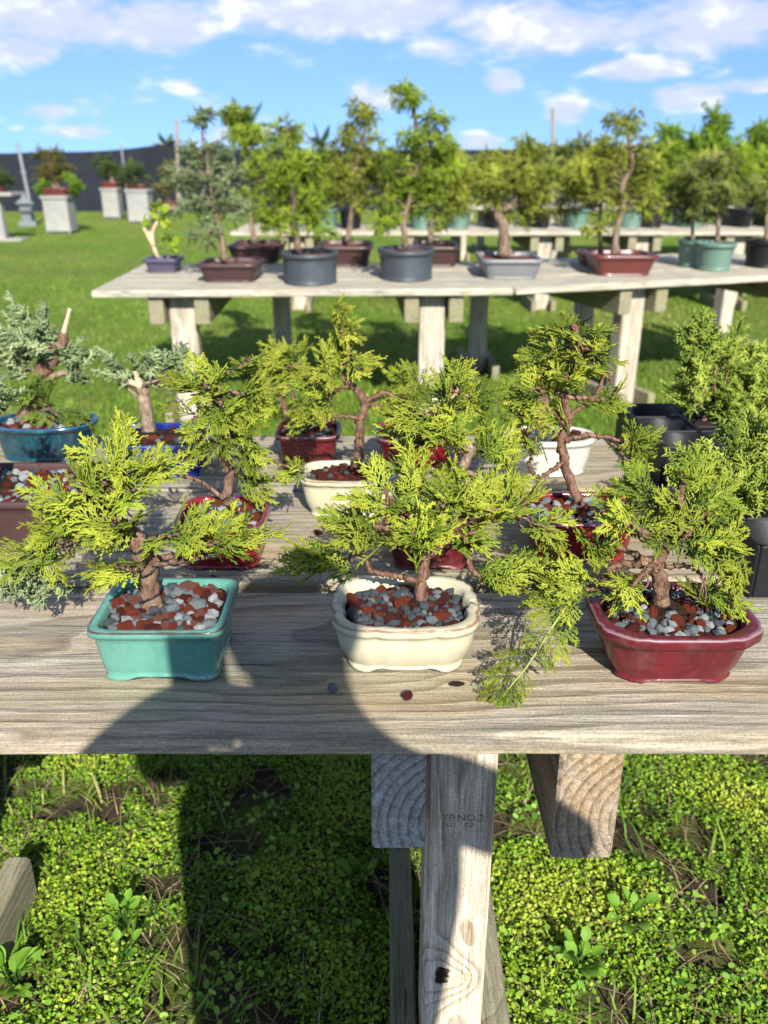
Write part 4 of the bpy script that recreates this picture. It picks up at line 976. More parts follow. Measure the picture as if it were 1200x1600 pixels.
# ------------------------------------------------------------------ larger trees on the benches behind
PADS = {}
def pad(matk, seed, kind='lace', n=20, droop=-.25, sl=(.45, .8), flat=.55):
    """a pad of foliage of about unit radius, many small sprays joined"""
    src = [spray(kind, 900+i, None, 1) for i in range(3)] if ('src', kind) not in PADS else PADS['src', kind]
    PADS['src', kind] = src; r = random.Random(seed)
    Vs, Fs, As, off = [], [], [], 0
    for q in range(n):
        me = r.choice(src); nv = len(me.vertices); co = np.empty(nv*3, np.float32); me.vertices.foreach_get('co', co); co = co.reshape(-1, 3)
        t = np.empty(nv, np.float32); me.attributes['t'].data.foreach_get('value', t)
        while True:
            v = Vector((r.uniform(-1, 1), r.uniform(-1, 1), r.uniform(-1, 1)))
            if v.length < 1: break
        d = (v*1.0+Vector((0, 0, droop+r.uniform(-.3, .5)))).normalized(); L = r.uniform(*sl)
        m = np.array(orient(d, Vector((r.uniform(-.6, .6), r.uniform(-.6, .6), 1)), r.uniform(-.6, .6)))*L
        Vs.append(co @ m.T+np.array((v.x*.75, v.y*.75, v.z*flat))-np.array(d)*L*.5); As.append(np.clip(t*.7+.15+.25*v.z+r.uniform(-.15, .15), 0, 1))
        Fs += [tuple(off+i for i in p.vertices) for p in me.polygons]; off += nv
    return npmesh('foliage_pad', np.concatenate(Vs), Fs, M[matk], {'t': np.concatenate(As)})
def pads(matk, kind='lace', **k):
    key = (matk, kind, tuple(sorted(k.items())))
    if key not in PADS: PADS[key] = [pad(matk, 40+i, kind, **k) for i in range(4)]
    return PADS[key]
def big_tree(root, y, trunk, crowns, fm, seed, size=(.06, .11), bark_='bark_far', kind='lace', flat=1.0, depth=.8, **pk):
    """crowns: list of pixel ellipses (cx,cy,rx,ry,n); each pad hangs on a limb that leaves the trunk"""
    r = random.Random(seed); o = root.location
    tp = [(*P(q[0], q[1], y), q[2]) for q in trunk]; cr = crom(tp, 5); path = [Vector(c[:3]) for c in cr]; rad = [max(c[3], .002) for c in cr]
    rad[0] *= 1.4; rad[1] *= 1.15
    MB().tube([p-o for p in path], rad, 9, True, .25, seed=seed).build('trunk', M[bark_], root, True)
    ms = pads(fm, kind, **pk)
    for (cx, cy, rx, ry, n_) in crowns:
        c = P(cx, cy, y); mpp = pxsize(c); n_ = max(2, round(n_*.52))
        for q in range(n_):
            while True:
                v = Vector((r.uniform(-1, 1), r.uniform(-1, 1), r.uniform(-1, 1)))
                if v.length < 1: break
            p = c+Vector((v.x*rx*mpp, v.y*rx*mpp*depth, v.z*ry*mpp))
            s = r.uniform(*size)
            near = min(path[len(path)//5:], key=lambda z: (z-p).length+max(0, z.z-p.z)*1.5)
            if q % 2 == 0 and (near-p).length > .04:
                mid = near.lerp(p, .55)+Vector((r.uniform(-.02, .02), r.uniform(-.02, .02), .025))
                L_ = [Vector(x) for x in crom([(*near,), (*mid,), (*p,)], 3)]
                MB().tube([a-o for a in L_], [.0055*(1-.12*i) for i in range(len(L_))], 5).build('limb', M[bark_], root, True)
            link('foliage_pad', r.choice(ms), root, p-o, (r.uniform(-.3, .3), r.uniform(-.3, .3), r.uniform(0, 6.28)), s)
G2 = 'potted trees on the benches behind'
def back_pot(label, kind, mat, rim, pyf, pyb, pyr, ov, soilm='soil_red', **k):
    k.setdefault('n', 48); k.setdefault('lip', .012); k.setdefault('liph', .022); k.setdefault('wall', .014); k.setdefault('soil', .02)
    return pot_thing('potted_tree', label, kind, M[mat], rim, pyf, pyb, pyr, ov=ov, cat='potted tree', group=G2, soilm=soilm, zt=TOP+.002, **k)

# left end of the second bench
o, y, _, _ = back_pot('leafy yellow green cutting in the small violet plastic pot', 'rect', 'violet_plastic', (221, 276), 405, 426, 399, .03, base=.78, curve=1.0)
r5 = random.Random(3)
for pts in ([(247, 402), (240, 385), (233, 360), (232, 343)], [(245, 398), (236, 378), (224, 355)], [(240, 385), (238, 365), (246, 345)]):
    c = [P(a, b, y)-o.location for a, b in pts]; q = [Vector(v) for v in crom([(*v,) for v in c], 4)]
    MB().tube(q, [.012*(1-.05*i) for i in range(len(q))], 7, True, .2).build('stem', M['deadwood'], o, True)
def leafmesh():
    V, Fc, A = [], [], []; n = 7
    for i in range(n+1):
        u = i/n; wd = .34*math.sin(math.pi*min(1, u*.98+.02))**.8
        V += [(u, -wd, .08*math.sin(3*u)+.10*wd), (u, 0, .08*math.sin(3*u)-.05), (u, wd, .08*math.sin(3*u)+.10*wd)]; A += [.5+.4*u, .4, .5+.4*u]
    for i in range(n):
        for k in range(2): Fc.append((i*3+k, i*3+k+1, i*3+4+k, i*3+3+k))
    return npmesh('leaf', V, Fc, M['bright_leaf'], {'t': A})
LEAF = leafmesh()
for (a, b, n_) in ((252, 340, 6), (232, 330, 5), (264, 375, 7), (258, 366, 4), (226, 345, 3), (243, 322, 4)):
    for q in range(n_):
        p = P(a+r5.uniform(-5, 5), b+r5.uniform(-5, 5), y+r5.uniform(-.04, .04))
        link('leaf', LEAF, o, p-o.location, orient(Vector((r5.uniform(-.4, 1), r5.uniform(-1, .6), r5.uniform(-.7, .4))), Vector((0, -.4, 1)), r5.uniform(-.7, .7)), r5.uniform(.05, .085))
o, y, _, _ = back_pot('tall open blue green juniper in the shallow dark brown pot', 'rect', 'brown_plastic', (304, 402), 413, 441, 402, .035, base=.80, curve=.9)
big_tree(o, y, [(352, 407, .016), (346, 370, .015), (336, 330, .014), (330, 290, .012), (324, 255, .009), (317, 225, .007), (316, 190, .004)],
    [(316, 190, 12, 18, 7), (300, 240, 28, 14, 9), (345, 235, 24, 14, 8), (285, 275, 22, 14, 8), (355, 270, 26, 24, 12), (320, 270, 30, 18, 9), (300, 320, 34, 24, 14), (365, 320, 28, 34, 14), (315, 355, 36, 16, 10), (340, 300, 30, 30, 9)], 'blue', 201, (.045, .085), kind='tuft', sl=(.5, .9))
o, y, _, _ = back_pot('bright green juniper in the dark brown pot behind the blue green juniper', 'rect', 'brown_plastic', (352, 437), 385, 412, 374, .035, base=.85, curve=1.0)
big_tree(o, y, [(398, 378, .016), (392, 345, .015), (388, 300, .013), (385, 250, .011), (378, 205, .008), (378, 175, .004)],
    [(376, 182, 20, 16, 24), (388, 215, 26, 20, 22), (400, 270, 38, 26, 18), (385, 310, 34, 24, 14), (405, 340, 26, 14, 5)], 'far_green', 202, (.06, .10))
o, y, _, _ = back_pot('full green juniper in the scuffed black tub at the left', 'round', 'black_tub', (432, 526), 399, 447, 387, .02, base=.93, curve=1.0)
big_tree(o, y, [(466, 390, .020), (460, 350, .020), (458, 300, .018), (455, 255, .014), (448, 215, .008), (446, 195, .004)],
    [(445, 212, 24, 22, 14), (450, 250, 42, 24, 22), (465, 290, 46, 26, 26), (440, 320, 40, 22, 16), (485, 320, 30, 22, 14), (440, 360, 18, 20, 5), (495, 350, 14, 14, 4)], 'far_green', 203, (.06, .105))
o, y, _, _ = back_pot('juniper in the brown rectangular pot between the two black tubs', 'rect', 'brown_plastic', (492, 582), 386, 417, 375, .035, base=.84, curve=1.0)
big_tree(o, y, [(543, 378, .016), (548, 340, .016), (551, 290, .014), (560, 240, .010), (570, 200, .006), (572, 170, .003)],
    [(570, 180, 26, 20, 14), (560, 215, 36, 20, 18), (545, 255, 36, 26, 20), (575, 255, 30, 26, 14), (535, 295, 28, 24, 12), (565, 305, 24, 22, 9)], 'olive', 204, (.06, .10))
o, y, _, _ = back_pot('tallest juniper with a bare leader in the black tub at the centre', 'round', 'black_tub', (590, 683), 394, 441, 382, .02, base=.93, curve=1.0)
big_tree(o, y, [(634, 386, .015), (631, 350, .014), (640, 310, .013), (648, 270, .014), (652, 230, .014), (650, 195, .011), (645, 165, .007), (634, 135, .003)],
    [(634, 140, 14, 14, 8), (650, 160, 12, 10, 5), (680, 195, 20, 20, 10), (640, 220, 30, 20, 12), (675, 230, 26, 22, 14), (620, 262, 30, 24, 18), (670, 270, 40, 26, 22), (640, 295, 46, 22, 20), (605, 320, 22, 26, 10), (680, 320, 26, 26, 10), (595, 345, 14, 16, 5)], 'far_green', 205, (.055, .10))
o, y, _, _ = back_pot('juniper in the brown pot half hidden behind the centre tub', 'rect', 'brown_plastic', (648, 720), 386, 417, 375, .035, base=.84, curve=1.0)
big_tree(o, y, [(673, 378, .013), (672, 345, .013), (680, 310, .011), (695, 270, .008), (700, 240, .004)],
    [(700, 255, 26, 20, 12), (715, 285, 36, 22, 16), (690, 305, 30, 22, 10), (725, 320, 24, 18, 8), (690, 345, 16, 14, 4)], 'olive', 206, (.06, .10))
o, y, _, _ = back_pot('stout old juniper in the pale grey rectangular pot', 'rect', 'grey_glaze', (754, 852), 406, 436, 393, .03, base=.84, curve=.8)
big_tree(o, y, [(790, 398, .038), (788, 375, .034), (785, 350, .030), (778, 330, .024), (800, 320, .016), (815, 280, .010), (818, 240, .004)],
    [(815, 235, 22, 20, 10), (800, 270, 40, 20, 18), (760, 285, 34, 20, 16), (840, 285, 30, 26, 16), (780, 310, 30, 14, 9), (830, 320, 36, 16, 10), (815, 345, 26, 12, 4)], 'olive', 207, (.06, .10))
c = [P(772, 328, y)-o.location, P(768, 312, y)-o.location]
MB().tube([c[0], c[0].lerp(c[1], .5), c[1]], [.02, .015, .011], 8, True, .2).build('deadwood_stub', M['deadwood'], o, True)
# right part of the second bench
o, y, _, _ = back_pot('juniper in the small round maroon pot behind the red brown pot', 'oval', 'redbrown', (902, 972), 397, 418, 388, .03, base=.8, mid=True)
big_tree(o, y, [(940, 392, .014), (936, 355, .013), (940, 310, .011), (935, 260, .008), (945, 215, .005), (955, 185, .003)],
    [(955, 190, 14, 14, 6), (935, 240, 24, 22, 10), (905, 275, 34, 26, 16), (945, 290, 30, 26, 12), (890, 320, 30, 18, 8)], 'olive', 208, (.06, .10))
o, y, _, _ = back_pot('leaning yellow green juniper in the red brown rectangular pot', 'rect', 'redbrown', (930, 1033), 400, 431, 390, .03, base=.82, curve=.9)
big_tree(o, y, [(962, 396, .021), (962, 365, .019), (972, 325, .019), (972, 290, .018), (988, 255, .014), (982, 215, .009), (995, 185, .004)],
    [(990, 195, 18, 18, 9), (960, 240, 32, 20, 16), (1010, 240, 26, 24, 14), (940, 275, 34, 20, 16), (1005, 280, 30, 24, 14), (960, 310, 34, 20, 12), (1015, 320, 24, 20, 9), (925, 350, 26, 12, 6)], 'olive', 209, (.06, .105))
o, y, _, _ = back_pot('leafy shrub in the dark green nursery pot behind the sage green pot', 'round', 'green_pot', (1062, 1108), 378, 419, 372, .02, base=.85, curve=1.0, mid=True)
big_tree(o, y, [(1082, 376, .010), (1082, 345, .010), (1075, 310, .008), (1080, 270, .004)], [(1080, 275, 34, 24, 14), (1060, 310, 28, 26, 12), (1095, 315, 28, 26, 10), (1075, 345, 20, 14, 4)], 'dull', 210, (.06, .10))
o, y, _, _ = back_pot('dull green bush with a thin trunk in the sage green round pot', 'round', 'green_pot', (1087, 1149), 382, 424, 375, .02, base=.83, curve=1.0, mid=True)
big_tree(o, y, [(1121, 378, .012), (1122, 345, .012), (1118, 310, .010), (1112, 270, .008), (1115, 240, .004)],
    [(1115, 250, 34, 20, 14), (1100, 285, 40, 24, 20), (1145, 290, 36, 26, 18), (1120, 320, 44, 18, 14)], 'dull', 211, (.06, .10))
o, y, _, _ = back_pot('green bush in the black pot cut by the right edge on the second bench', 'round', 'black_plastic', (1168, 1225), 378, 419, 372, .02, base=.87, curve=1.0, mid=True)
big_tree(o, y, [(1198, 376, .012), (1198, 340, .011), (1200, 300, .008)], [(1195, 305, 26, 26, 12), (1210, 330, 26, 22, 9)], 'dull', 212, (.06, .10))

# third bench: nursery pots in a row
row = [(455, 'green_pot', 'far_green'), (507, 'green_pot', 'far_green'), (548, 'black_plastic', 'olive'), (606, 'black_plastic', 'olive'), (660, 'green_pot', 'olive'), (716, 'green_pot', 'far_green'), (772, 'black_plastic', 'olive'),
       (842, 'black_plastic', 'dull'), (900, 'green_pot', 'olive'), (985, 'green_pot', 'olive'), (1020, 'black_plastic', 'far_green'), (1075, 'green_pot', 'far_green'), (1152, 'black_plastic', 'far_green'), (1200, 'black_plastic', 'far_green')]
between = ['at its left end', 'left of the brown pot tree', 'between the black tubs', 'left of the centre tub tree', 'behind the centre tub', 'just left of the grey pot', 'behind the grey pot', 'right of the grey pot',
           'behind the maroon pot', 'behind the leaning juniper', 'right of the leaning juniper', 'behind the green nursery pots', 'right of the sage green pot', 'at the right edge']
for i, ((px, pm, fm), wh) in enumerate(zip(row, between)):
    w_ = 21 if pm == 'green_pot' else 18
    o, y, _, _ = back_pot('tree in a %s pot on the third bench, %s' % ('green' if pm == 'green_pot' else 'black', wh), 'round', pm, (px-w_, px+w_), 329+R.uniform(-2, 2), 359-i*.25, 325, .02, base=.85, curve=1.0, mid=True, n=32, soilm='soil')
    tp = 262+R.uniform(-12, 12); r_ = random.Random(300+i)
    big_tree(o, y, [(px, 327, .016), (px+r_.uniform(-4, 4), 300, .014), (px+r_.uniform(-6, 6), 275, .010), (px+r_.uniform(-6, 6), tp-20, .004)],
        [(px, tp-12, 18, 16, 8), (px-10, tp+12, 24, 18, 11), (px+12, tp+16, 24, 18, 11), (px, tp+40, 26, 14, 7)], fm, 300+i, (.09, .16))
# farthest bench
for i, (px, wh) in enumerate(((700, 'left of the grey pot tree'), (830, 'right of the stout juniper'), (925, 'between the maroon pot trees'), (1050, 'left of the sage green pot'), (1110, 'behind the sage green pot'), (1180, 'near the right edge'))):
    o, y, _, _ = back_pot('far tree in a black pot on the farthest bench, '+wh, 'round', 'black_plastic', (px-13, px+13), 304, 326, 301, .02, base=.85, curve=1.0, mid=True, n=24, soilm='soil')
    r_ = random.Random(400+i)
    big_tree(o, y, [(px, 303, .018), (px+2, 285, .015), (px+r_.uniform(-4, 4), 265, .010), (px, 240, .004)], [(px, 245, 18, 14, 8), (px-8, 265, 22, 14, 9), (px+10, 270, 22, 14, 8)], 'far_green' if i % 2 else 'olive', 400+i, (.14, .24))

# ------------------------------------------------------------------ background: fence, pedestals, hedge, palms
M['mesh_fence'] = plain('black_mesh_cloth', (.016, .019, .027), .85, .35, 1.5, .3, .05, .15)
M['concrete'] = plain('white_concrete', (.27, .265, .25), .85, .3, 6, .3, .01)
M['lantern'] = plain('grey_stone_lantern', (.16, .175, .19), .85, .2, 9, .3, .01)
M['metal'] = plain('galvanised_metal', (.25, .26, .27), .45, .15, 8, .05, metal=.5)
M['old_post'] = plain('grey_timber_post', (.26, .22, .16), .85, .3, 6, .3, .01)
M['red_pot'] = plain('red_ceramic_pot', (.11, .026, .023), .4, .25, 8, .05)
fence = empty('mesh_fence', (0, 25, 0), 'long black mesh cloth fence along the far side of the lawn', 'fence')
def fence_panel(pts):
    nx = 14; V, Fc = [], []
    for (xa, za, ya), (xb, zb, yb) in zip(pts[:-1], pts[1:]):
        i0 = len(V); nz = 5; V, Fc = [], []
        for i in range(nx+1):
            u = i/nx; sag = -.07*math.sin(math.pi*u)
            for j in range(nz+1):
                z = (za+(zb-za)*u+sag)*j/nz; yy_ = ya+(yb-ya)*u+.05*mnoise.noise(Vector((xa+(xb-xa)*u, z*1.3, 0))*1.2)*math.sin(math.pi*u)
                V.append((xa+(xb-xa)*u, yy_, z))
        m_ = len(V); V += [(a, b+.012, c) for a, b, c in V]
        for i in range(nx):
            for j in range(nz):
                a = i*(nz+1)+j; Fc.append((a, a+nz+1, a+nz+2, a+1)); Fc.append((m_+a, m_+a+1, m_+a+nz+2, m_+a+nz+1))
        link('mesh_panel', npmesh('mesh_panel', V, Fc, M['mesh_fence']), fence)
        MB().tube([(xa, ya+.06, -.02), (xa, ya+.06, za+.03)], .04, 8).build('fence_post', M['old_post'], fence)
fx = [-24, -20, -16, -12.4, -9.3, -6.05, -2.6, 1.0, 4.6, 8.2, 11.8, 15.4, 19, 23]
fz = [1.55, 1.6, 1.62, 1.60, 1.54, 1.72, 1.64, 1.62, 1.7, 1.8, 1.78, 1.72, 1.7, 1.7]
fence_panel([(a, b, R.uniform(-.15, .15)) for a, b in zip(fx, fz)])
for lab, px, top, bot, y_, lean, mat, r_ in (('tall wooden pole rising above the black fence on the left', 276, 190, 330, 24.6, 3, 'old_post', .055), ('tall wooden pole rising above the fence right of centre', 864, 172, 330, 24.6, 0, 'old_post', .055), ('pointed wooden pole above the hedge at the right', 1122, 168, 330, 24.4, 0, 'old_post', .05),
                              ('thin pale metal pole leaning by the fence behind the pedestals', 189, 224, 345, 22.5, 14, 'metal', .03)):
    a = P(px, top, y_); b = P(px+lean, bot, y_); b.z = -.02
    q = empty('pole', (b.x, b.y, 0), lab, 'pole', 'poles along the fence'); MB().tube([b-q.location, a-q.location], [r_, r_*.8], 8).build('shaft', M[mat], q)
    MB().tube([(a-q.location), (a-q.location)+Vector((0, 0, .05))], [r_*1.1, r_*.5], 8).build('cap', M[mat], q)

def pedestal(label, px0, px1, ptop, pbot, tree_, extra=None):
    cx = (px0+px1)/2; b = PZ(cx, pbot, 0); y = b.y; zt = P(cx, ptop, y).z; w_ = .86*(px1-px0)*pxsize(P(cx, ptop, y))
    root = empty('pedestal', (b.x, y+w_/2, 0), 'white '+label, 'pedestal', 'white pedestals on the lawn')
    MB().box((0, 0, (zt-.06)/2), (w_*.9, w_*.9, zt-.06), .015).build('column', M['concrete'], root)
    MB().box((0, 0, zt-.03), (w_, w_, .06), .01).build('slab', M['concrete'], root)
    MB().box((0, 0, .03), (w_*.9, w_*.9, .06), .01).build('plinth', M['concrete'], root)
    return root, y+w_/2, zt, w_
def ped_tree(label, px, y, zt, potw, poth, crowns, trunk, fm, seed, kind='tuft', size=(.14, .24), potm='red_pot'):
    p = P(px, 300, y); root = empty('pedestal_bonsai', (p.x, y, zt+.001), label, 'bonsai', 'old bonsai on pedestals')
    me, inner = pot_mesh('pot', 'softrect', potw/2, potw*.4, poth, .82, M[potm], lip=.02, liph=.04, wall=.03, soil=.03, n=40)
    link('pot', me, root); link('soil', soil_mesh(inner, poth-.03, M['soil'], .01, .05), root)
    big_tree(root, y, trunk, crowns, fm, seed, size, kind=kind, sl=(.5, .9))
_, y_, zt, w_ = pedestal('concrete pedestal, the largest, at the left below the bushy bronze bonsai', 66, 116, 306, 366, None)
ped_tree('bushy bonsai with bronze top and green skirt in a long red pot', 88, y_, zt, .56, .14, [(75, 245, 20, 12, 8), (85, 265, 26, 14, 14), (75, 275, 22, 14, 9), (65, 238, 14, 10, 4)], [(88, 300, .10), (86, 285, .07), (82, 265, .05), (75, 240, .02)], 'rust_leaf', 501)
rt = [x for x in bpy.data.objects if x.name.startswith('pedestal_bonsai')][-1]
rq = random.Random(9)
for (cx, cy, n_) in ((63, 292, 5), (114, 295, 6), (110, 284, 4)):
    for q in range(n_):
        p = P(cx+rq.uniform(-9, 9), cy+rq.uniform(-9, 9), y_-.1+rq.uniform(-.15, .15)); link('foliage_pad', rq.choice(pads('hedge', 'tuft', sl=(.5, .9))), rt, p-rt.location, (0, 0, rq.uniform(0, 6)), rq.uniform(.1, .16))
_, y_, zt, w_ = pedestal('concrete pedestal at the back left, narrower, with the round green bonsai', 158, 191, 294, 343, None)
ped_tree('round dark green bonsai in a red pot on the narrow back pedestal', 174, y_, zt, .44, .13, [(170, 255, 18, 12, 14), (170, 268, 16, 8, 7)], [(174, 288, .09), (174, 280, .06), (171, 262, .03)], 'dark_leaf', 502)
_, y_, zt, w_ = pedestal('concrete pedestal right of the narrow one, with a flat capped slab', 196, 239, 296, 350, None)
ped_tree('spreading dark green bonsai in a brown pot on the capped pedestal', 214, y_, zt, .46, .09, [(208, 268, 24, 10, 16), (212, 280, 20, 6, 6)], [(214, 292, .07), (212, 285, .05), (208, 270, .03)], 'dark_leaf', 503)
# low stand beside it
b = PZ(265, 338, 0); root = empty('low_stand', (b.x, b.y, 0), 'low dark timber stand under the bronze bonsai near the fence', 'stand')
MB().box((0, 0, .20), (.5, .4, .05), .01).build('top', M['old_post'], root)
for sx_ in (-.2, .2):
    for sy_ in (-.15, .15): MB().box((sx_, sy_, .0875), (.06, .06, .175), .005).build('leg', M['old_post'], root)
ped_tree('bronze leaved bonsai in a dark red pot on the low stand near the fence', 263, b.y, .226, .44, .12, [(258, 280, 20, 16, 16), (258, 262, 14, 10, 7), (255, 295, 18, 8, 6)], [(263, 322, .06), (262, 310, .05), (258, 285, .03)], 'rust_leaf', 504)
# shelf stand at the very left
b = PZ(5, 376, 0); root = empty('shelf_stand', (b.x, b.y, 0), 'pale post stand with a flat shelf cut by the left edge', 'stand')
zt = P(5, 306, b.y).z
MB().box((0, 0, zt/2), (.16, .16, zt), .01).build('column', M['concrete'], root); MB().box((-.05, 0, zt+.031), (.85, .5, .06), .01).build('shelf', M['concrete'], root); MB().box((.1, 0, .02), (.6, .4, .04), .01).build('base', M['concrete'], root)
ped_tree('flat topped dark bonsai on the shelf stand at the left edge', -6, b.y, zt+.062, .4, .10, [(0, 282, 16, 5, 9), (-20, 280, 16, 6, 6), (-15, 205, 14, 10, 4)], [(-6, 300, .05), (-8, 290, .04), (-10, 280, .03)], 'dark_leaf', 505)
# stone lantern with a pole behind it
b = PZ(44, 353, 0); root = empty('stone_lantern', (b.x, b.y, 0), 'small grey tiered stone lantern on the lawn near the left edge', 'lantern')
def stack(name, z0, z1, r0, r1, n=6): MB().tube([(0, 0, z0), (0, 0, z1)], [r0, r1], n).build(name, M['lantern'], root)
stack('base', 0, .10, .22, .20); stack('shaft', .10, .26, .11, .10); stack('platform', .26, .32, .13, .19); stack('light_box', .32, .46, .13, .13); stack('roof', .46, .56, .22, .08); stack('finial', .56, .70, .06, .03)
a = P(27, 222, b.y+.35); q = empty('pole', (b.x, b.y+.35, 0), 'long pale metal pole leaning left behind the stone lantern', 'pole', 'poles along the fence')
MB().tube([Vector((0, 0, -.02)), a-q.location], [.045, .035], 8).build('shaft', M['metal'], q); MB().tube([(a-q.location)*.62, (a-q.location)*.66], .06, 8).build('collar', M['metal'], q)

# broadleaf hedge trees at the right
for i, (cx, lab) in enumerate(((1060, 'bright green broadleaf tree at the left end of the hedge row'), (1120, 'tallest bright green broadleaf tree in the middle of the hedge row'), (1185, 'bright green broadleaf tree at the right end of the hedge row'))):
    y_ = 17+i*.3; b = P(cx, 300, y_); root = empty('hedge_tree', (b.x, y_, 0), lab, 'tree', 'hedge trees')
    z = 0
    t0 = 195 if i != 1 else 185
    pb = [(cx, 372, .06), (cx+2, 330, .05), (cx-2, 280, .04), (cx, t0+25, .02)]
    big_tree(root, y_, pb, [(cx, t0+25, 26, 22, 16), (cx-14, t0+55, 34, 24, 20), (cx+16, t0+60, 34, 24, 20), (cx, t0+95, 38, 24, 18), (cx-5, t0+5, 8, 12, 4)], 'hedge', 600+i, (.20, .36), kind='tuft', sl=(.5, .9))
# a bronze-green bush behind the leaning juniper, and palms past the fence
b = P(900, 300, 20); root = empty('dull_bush', (b.x, 20, 0), 'dull olive bush in front of the fence right of centre', 'bush')
big_tree(root, 20, [(900, 345, .05), (899, 310, .04), (898, 260, .02)], [(898, 240, 26, 16, 14), (880, 258, 26, 16, 12), (918, 258, 26, 16, 12), (900, 285, 34, 20, 14)], 'dull', 700, (.22, .38), kind='tuft', sl=(.5, .9))
def palm(label, px, ptop, y_, L, seed, n=13):
    r = random.Random(seed); c = P(px, ptop, y_); root = empty('palm_tree', (c.x, y_, 0), label, 'palm', 'palms beyond the fence')
    MB().tube([(0, 0, -.05), (.05, 0, c.z*.5), (0, 0, c.z)], [.16, .13, .11], 9).build('trunk', M['bark_far'], root, True)
    for k in range(n):
        a = 2*math.pi*k/n+r.uniform(-.2, .2); e = r.uniform(.1, 1.3); V, Fc, A = [], [], []; NS = 14; q0 = None
        for i in range(NS+1):
            u = i/NS; d = Vector((math.cos(a)*math.cos(e), math.sin(a)*math.cos(e), math.sin(e)))
            q = d*L*u+Vector((0, 0, -L*.55*u*u*math.cos(e)))
            if i:
                ax = (q-q0).normalized(); sd = ax.cross(Vector((0, 0, 1))).normalized()
                for s in (-1, 1):
                    ll = L*.28*math.sin(math.pi*min(1, u*.9+.1)); tip = q+sd*s*ll*.8+ax*ll*.5-Vector((0, 0, ll*.35)); j = len(V)
                    V += [q-ax*.05, q+ax*.05, tip]; Fc.append((j, j+1, j+2)); A += [.3, .4, .9]
                j = len(V); V += [q0+sd*.02, q0-sd*.02, q-sd*.02, q+sd*.02]; Fc.append((j, j+1, j+2, j+3)); A += [.4]*4
            q0 = q
        link('frond', npmesh('frond', [tuple(v) for v in V], Fc, M['palm'], {'t': A}, False), root, (0, 0, c.z))
palm('palm with raised fronds showing above the second row trees on the left', 385, 205, 34, 1.5, 1)
palm('small palm crown beyond the fence right of the full green juniper', 502, 228, 38, 1.1, 2)
palm('palm crown peeping over the fence near the wooden pole on the left', 262, 232, 42, 1.0, 3)
# distant tree line past the fence keeps the horizon closed
def far_line():
    n = 260; V, Fc = [], []
    for i in range(n+1):
        x = -130+260*i/n; z = 1.6+.5*mnoise.fractal(Vector((x*.12, 0, 0)), 1, 2, 5)
        V += [(x, 110, -.5), (x, 110, z), (x, 113, z*.95), (x, 116, -.5)]
    for i in range(n):
        for k in range(3): Fc.append((i*4+k, i*4+4+k, i*4+5+k, i*4+1+k))
    return npmesh('tree_line', V, Fc, M['far_wood'])
M['far_wood'] = plain('far_woodland', (.05, .085, .03), .9, .5, .8, .8, .3, .1)
tag(link('tree_line', far_line()), 'far off low tree line beyond the fence', 'woodland', kind='stuff')

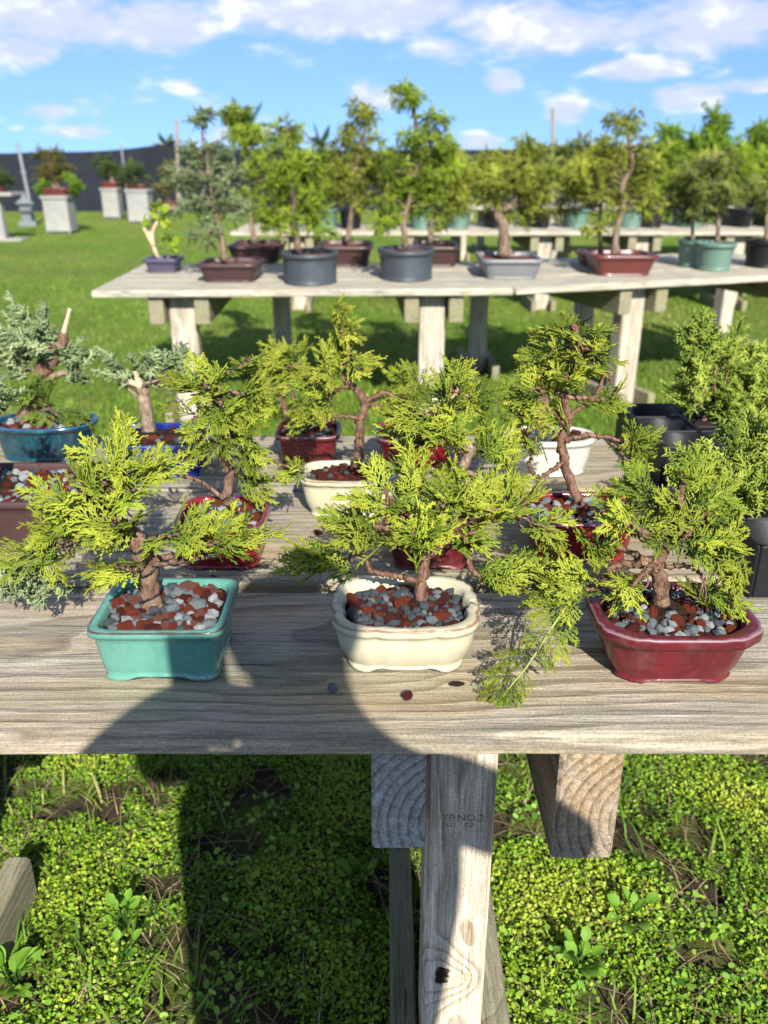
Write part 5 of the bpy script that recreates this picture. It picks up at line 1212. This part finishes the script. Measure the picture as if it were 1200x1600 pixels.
# ------------------------------------------------------------------ the photographer, behind the camera: throws the shadow on bench and weeds
def person():
    px_, py_ = .17, -.34
    root = empty('person', (px_, py_, 0), 'person in a dark shirt holding up a phone, standing before the front bench', 'person')
    vs = [('pelvis', (0, 0, .92), .18), ('waist', (0, .0, 1.06), .21), ('chest', (0, .0, 1.25), .25), ('sh', (0, .0, 1.37), .09), ('neck', (0, .02, 1.45), .055), ('chin', (0, .05, 1.51), .062), ('head', (0, .045, 1.60), .088), ('crown', (0, .03, 1.665), .06),
          ('ls', (-.19, 0, 1.36), .085), ('le', (-.275, .0, 1.33), .075), ('lw', (-.22, .27, 1.30), .05), ('lh', (-.195, .325, 1.275), .045),
          ('rs', (.19, 0, 1.37), .066), ('re', (.31, .10, 1.22), .045), ('rw', (-.06, .29, 1.28), .03), ('rh', (-.132, .322, 1.275), .045),
          ('lp', (-.10, 0, .86), .095), ('lk', (-.11, .02, .49), .062), ('la', (-.12, -.02, .10), .043), ('lt', (-.13, .12, .04), .04),
          ('rp', (.10, 0, .86), .095), ('rk', (.11, .02, .49), .062), ('ra', (.12, -.02, .10), .043), ('rt', (.13, .12, .04), .04)]
    ix = {v[0]: i for i, v in enumerate(vs)}
    ed = [('pelvis', 'waist'), ('waist', 'chest'), ('chest', 'sh'), ('sh', 'neck'), ('neck', 'chin'), ('chin', 'head'), ('head', 'crown'), ('sh', 'ls'), ('ls', 'le'), ('le', 'lw'), ('lw', 'lh'), ('sh', 'rs'), ('rs', 're'), ('re', 'rw'), ('rw', 'rh'),
          ('pelvis', 'lp'), ('lp', 'lk'), ('lk', 'la'), ('la', 'lt'), ('pelvis', 'rp'), ('rp', 'rk'), ('rk', 'ra'), ('ra', 'rt')]
    me = bpy.data.meshes.new('body'); V = [v[1] for v in vs]; E = [(ix[a], ix[b]) for a, b in ed]; rad = [v[2] for v in vs]
    for base, sgn in (('lh', 1), ('rh', -1)):       # fingers and thumb round the phone
        b0 = Vector(V[ix[base]])
        for f in range(4):
            p1 = b0+Vector((sgn*.012, .012, .03-.020*f)); p2 = p1+Vector((sgn*.03, .004, .004)); j = len(V)
            V += [tuple(p1), tuple(p2)]; rad += [.009, .007]; E += [(ix[base], j), (j, j+1)]
        j = len(V); p1 = b0+Vector((sgn*.005, -.02, .02)); V += [tuple(p1), tuple(p1+Vector((sgn*.025, .0, .02)))]; rad += [.010, .008]; E += [(ix[base], j), (j, j+1)]
    me.from_pydata(V, E, [])
    ob = link('body', me, root)
    sk = ob.modifiers.new('skin', 'SKIN'); sk.use_smooth_shade = True
    lay = me.skin_vertices[0] if me.skin_vertices else None
    if lay is None:
        bpy.context.view_layer.objects.active = ob
        me.attributes.new('x', 'FLOAT', 'POINT')
    for i, d in enumerate(me.skin_vertices[0].data): d.radius = (rad[i], rad[i]*(.6 if i in (0, 1, 2) else 1.0)); d.use_root = (i == 0)
    sb = ob.modifiers.new('sub', 'SUBSURF'); sb.levels = 2; sb.render_levels = 2
    m, t = newmat('clothes_and_skin'); z = t.n('ShaderNodeSeparateXYZ', {0: t.n('ShaderNodeTexCoord').outputs['Object']}).outputs
    cloth = t.mix(t.m('GREATER_THAN', z[2], .95), rgb(.03, .04, .07), rgb(.05, .05, .055))
    skin = t.m('MAXIMUM', t.m('GREATER_THAN', z[2], 1.425), t.m('GREATER_THAN', z[1], .2))
    finish(t, t.mix(skin, cloth, rgb(.42, .25, .17)), .7); me.materials.append(m)
    V, Fc = [], []
    hv, hf = ICV, ICF
    for p in hv:
        q = Vector(p); V.append((q.x*.088, q.y*.098+.022-.012*q.z, max(q.z*.098, -.06)+1.62))
    link('hair', npmesh('hair', V, hf, plain('hair', (.03, .02, .014), .6, .3, 90, .4)), root)
    return root
person()
# the phone, just behind the lens
ph = empty('phone', (-.02, -.014, 1.245), 'thin black phone held up in front of the person', 'phone')
MB().box((0, -.004, .07), (.072, .008, .15), .003).build('case', M['black_plastic'], ph)
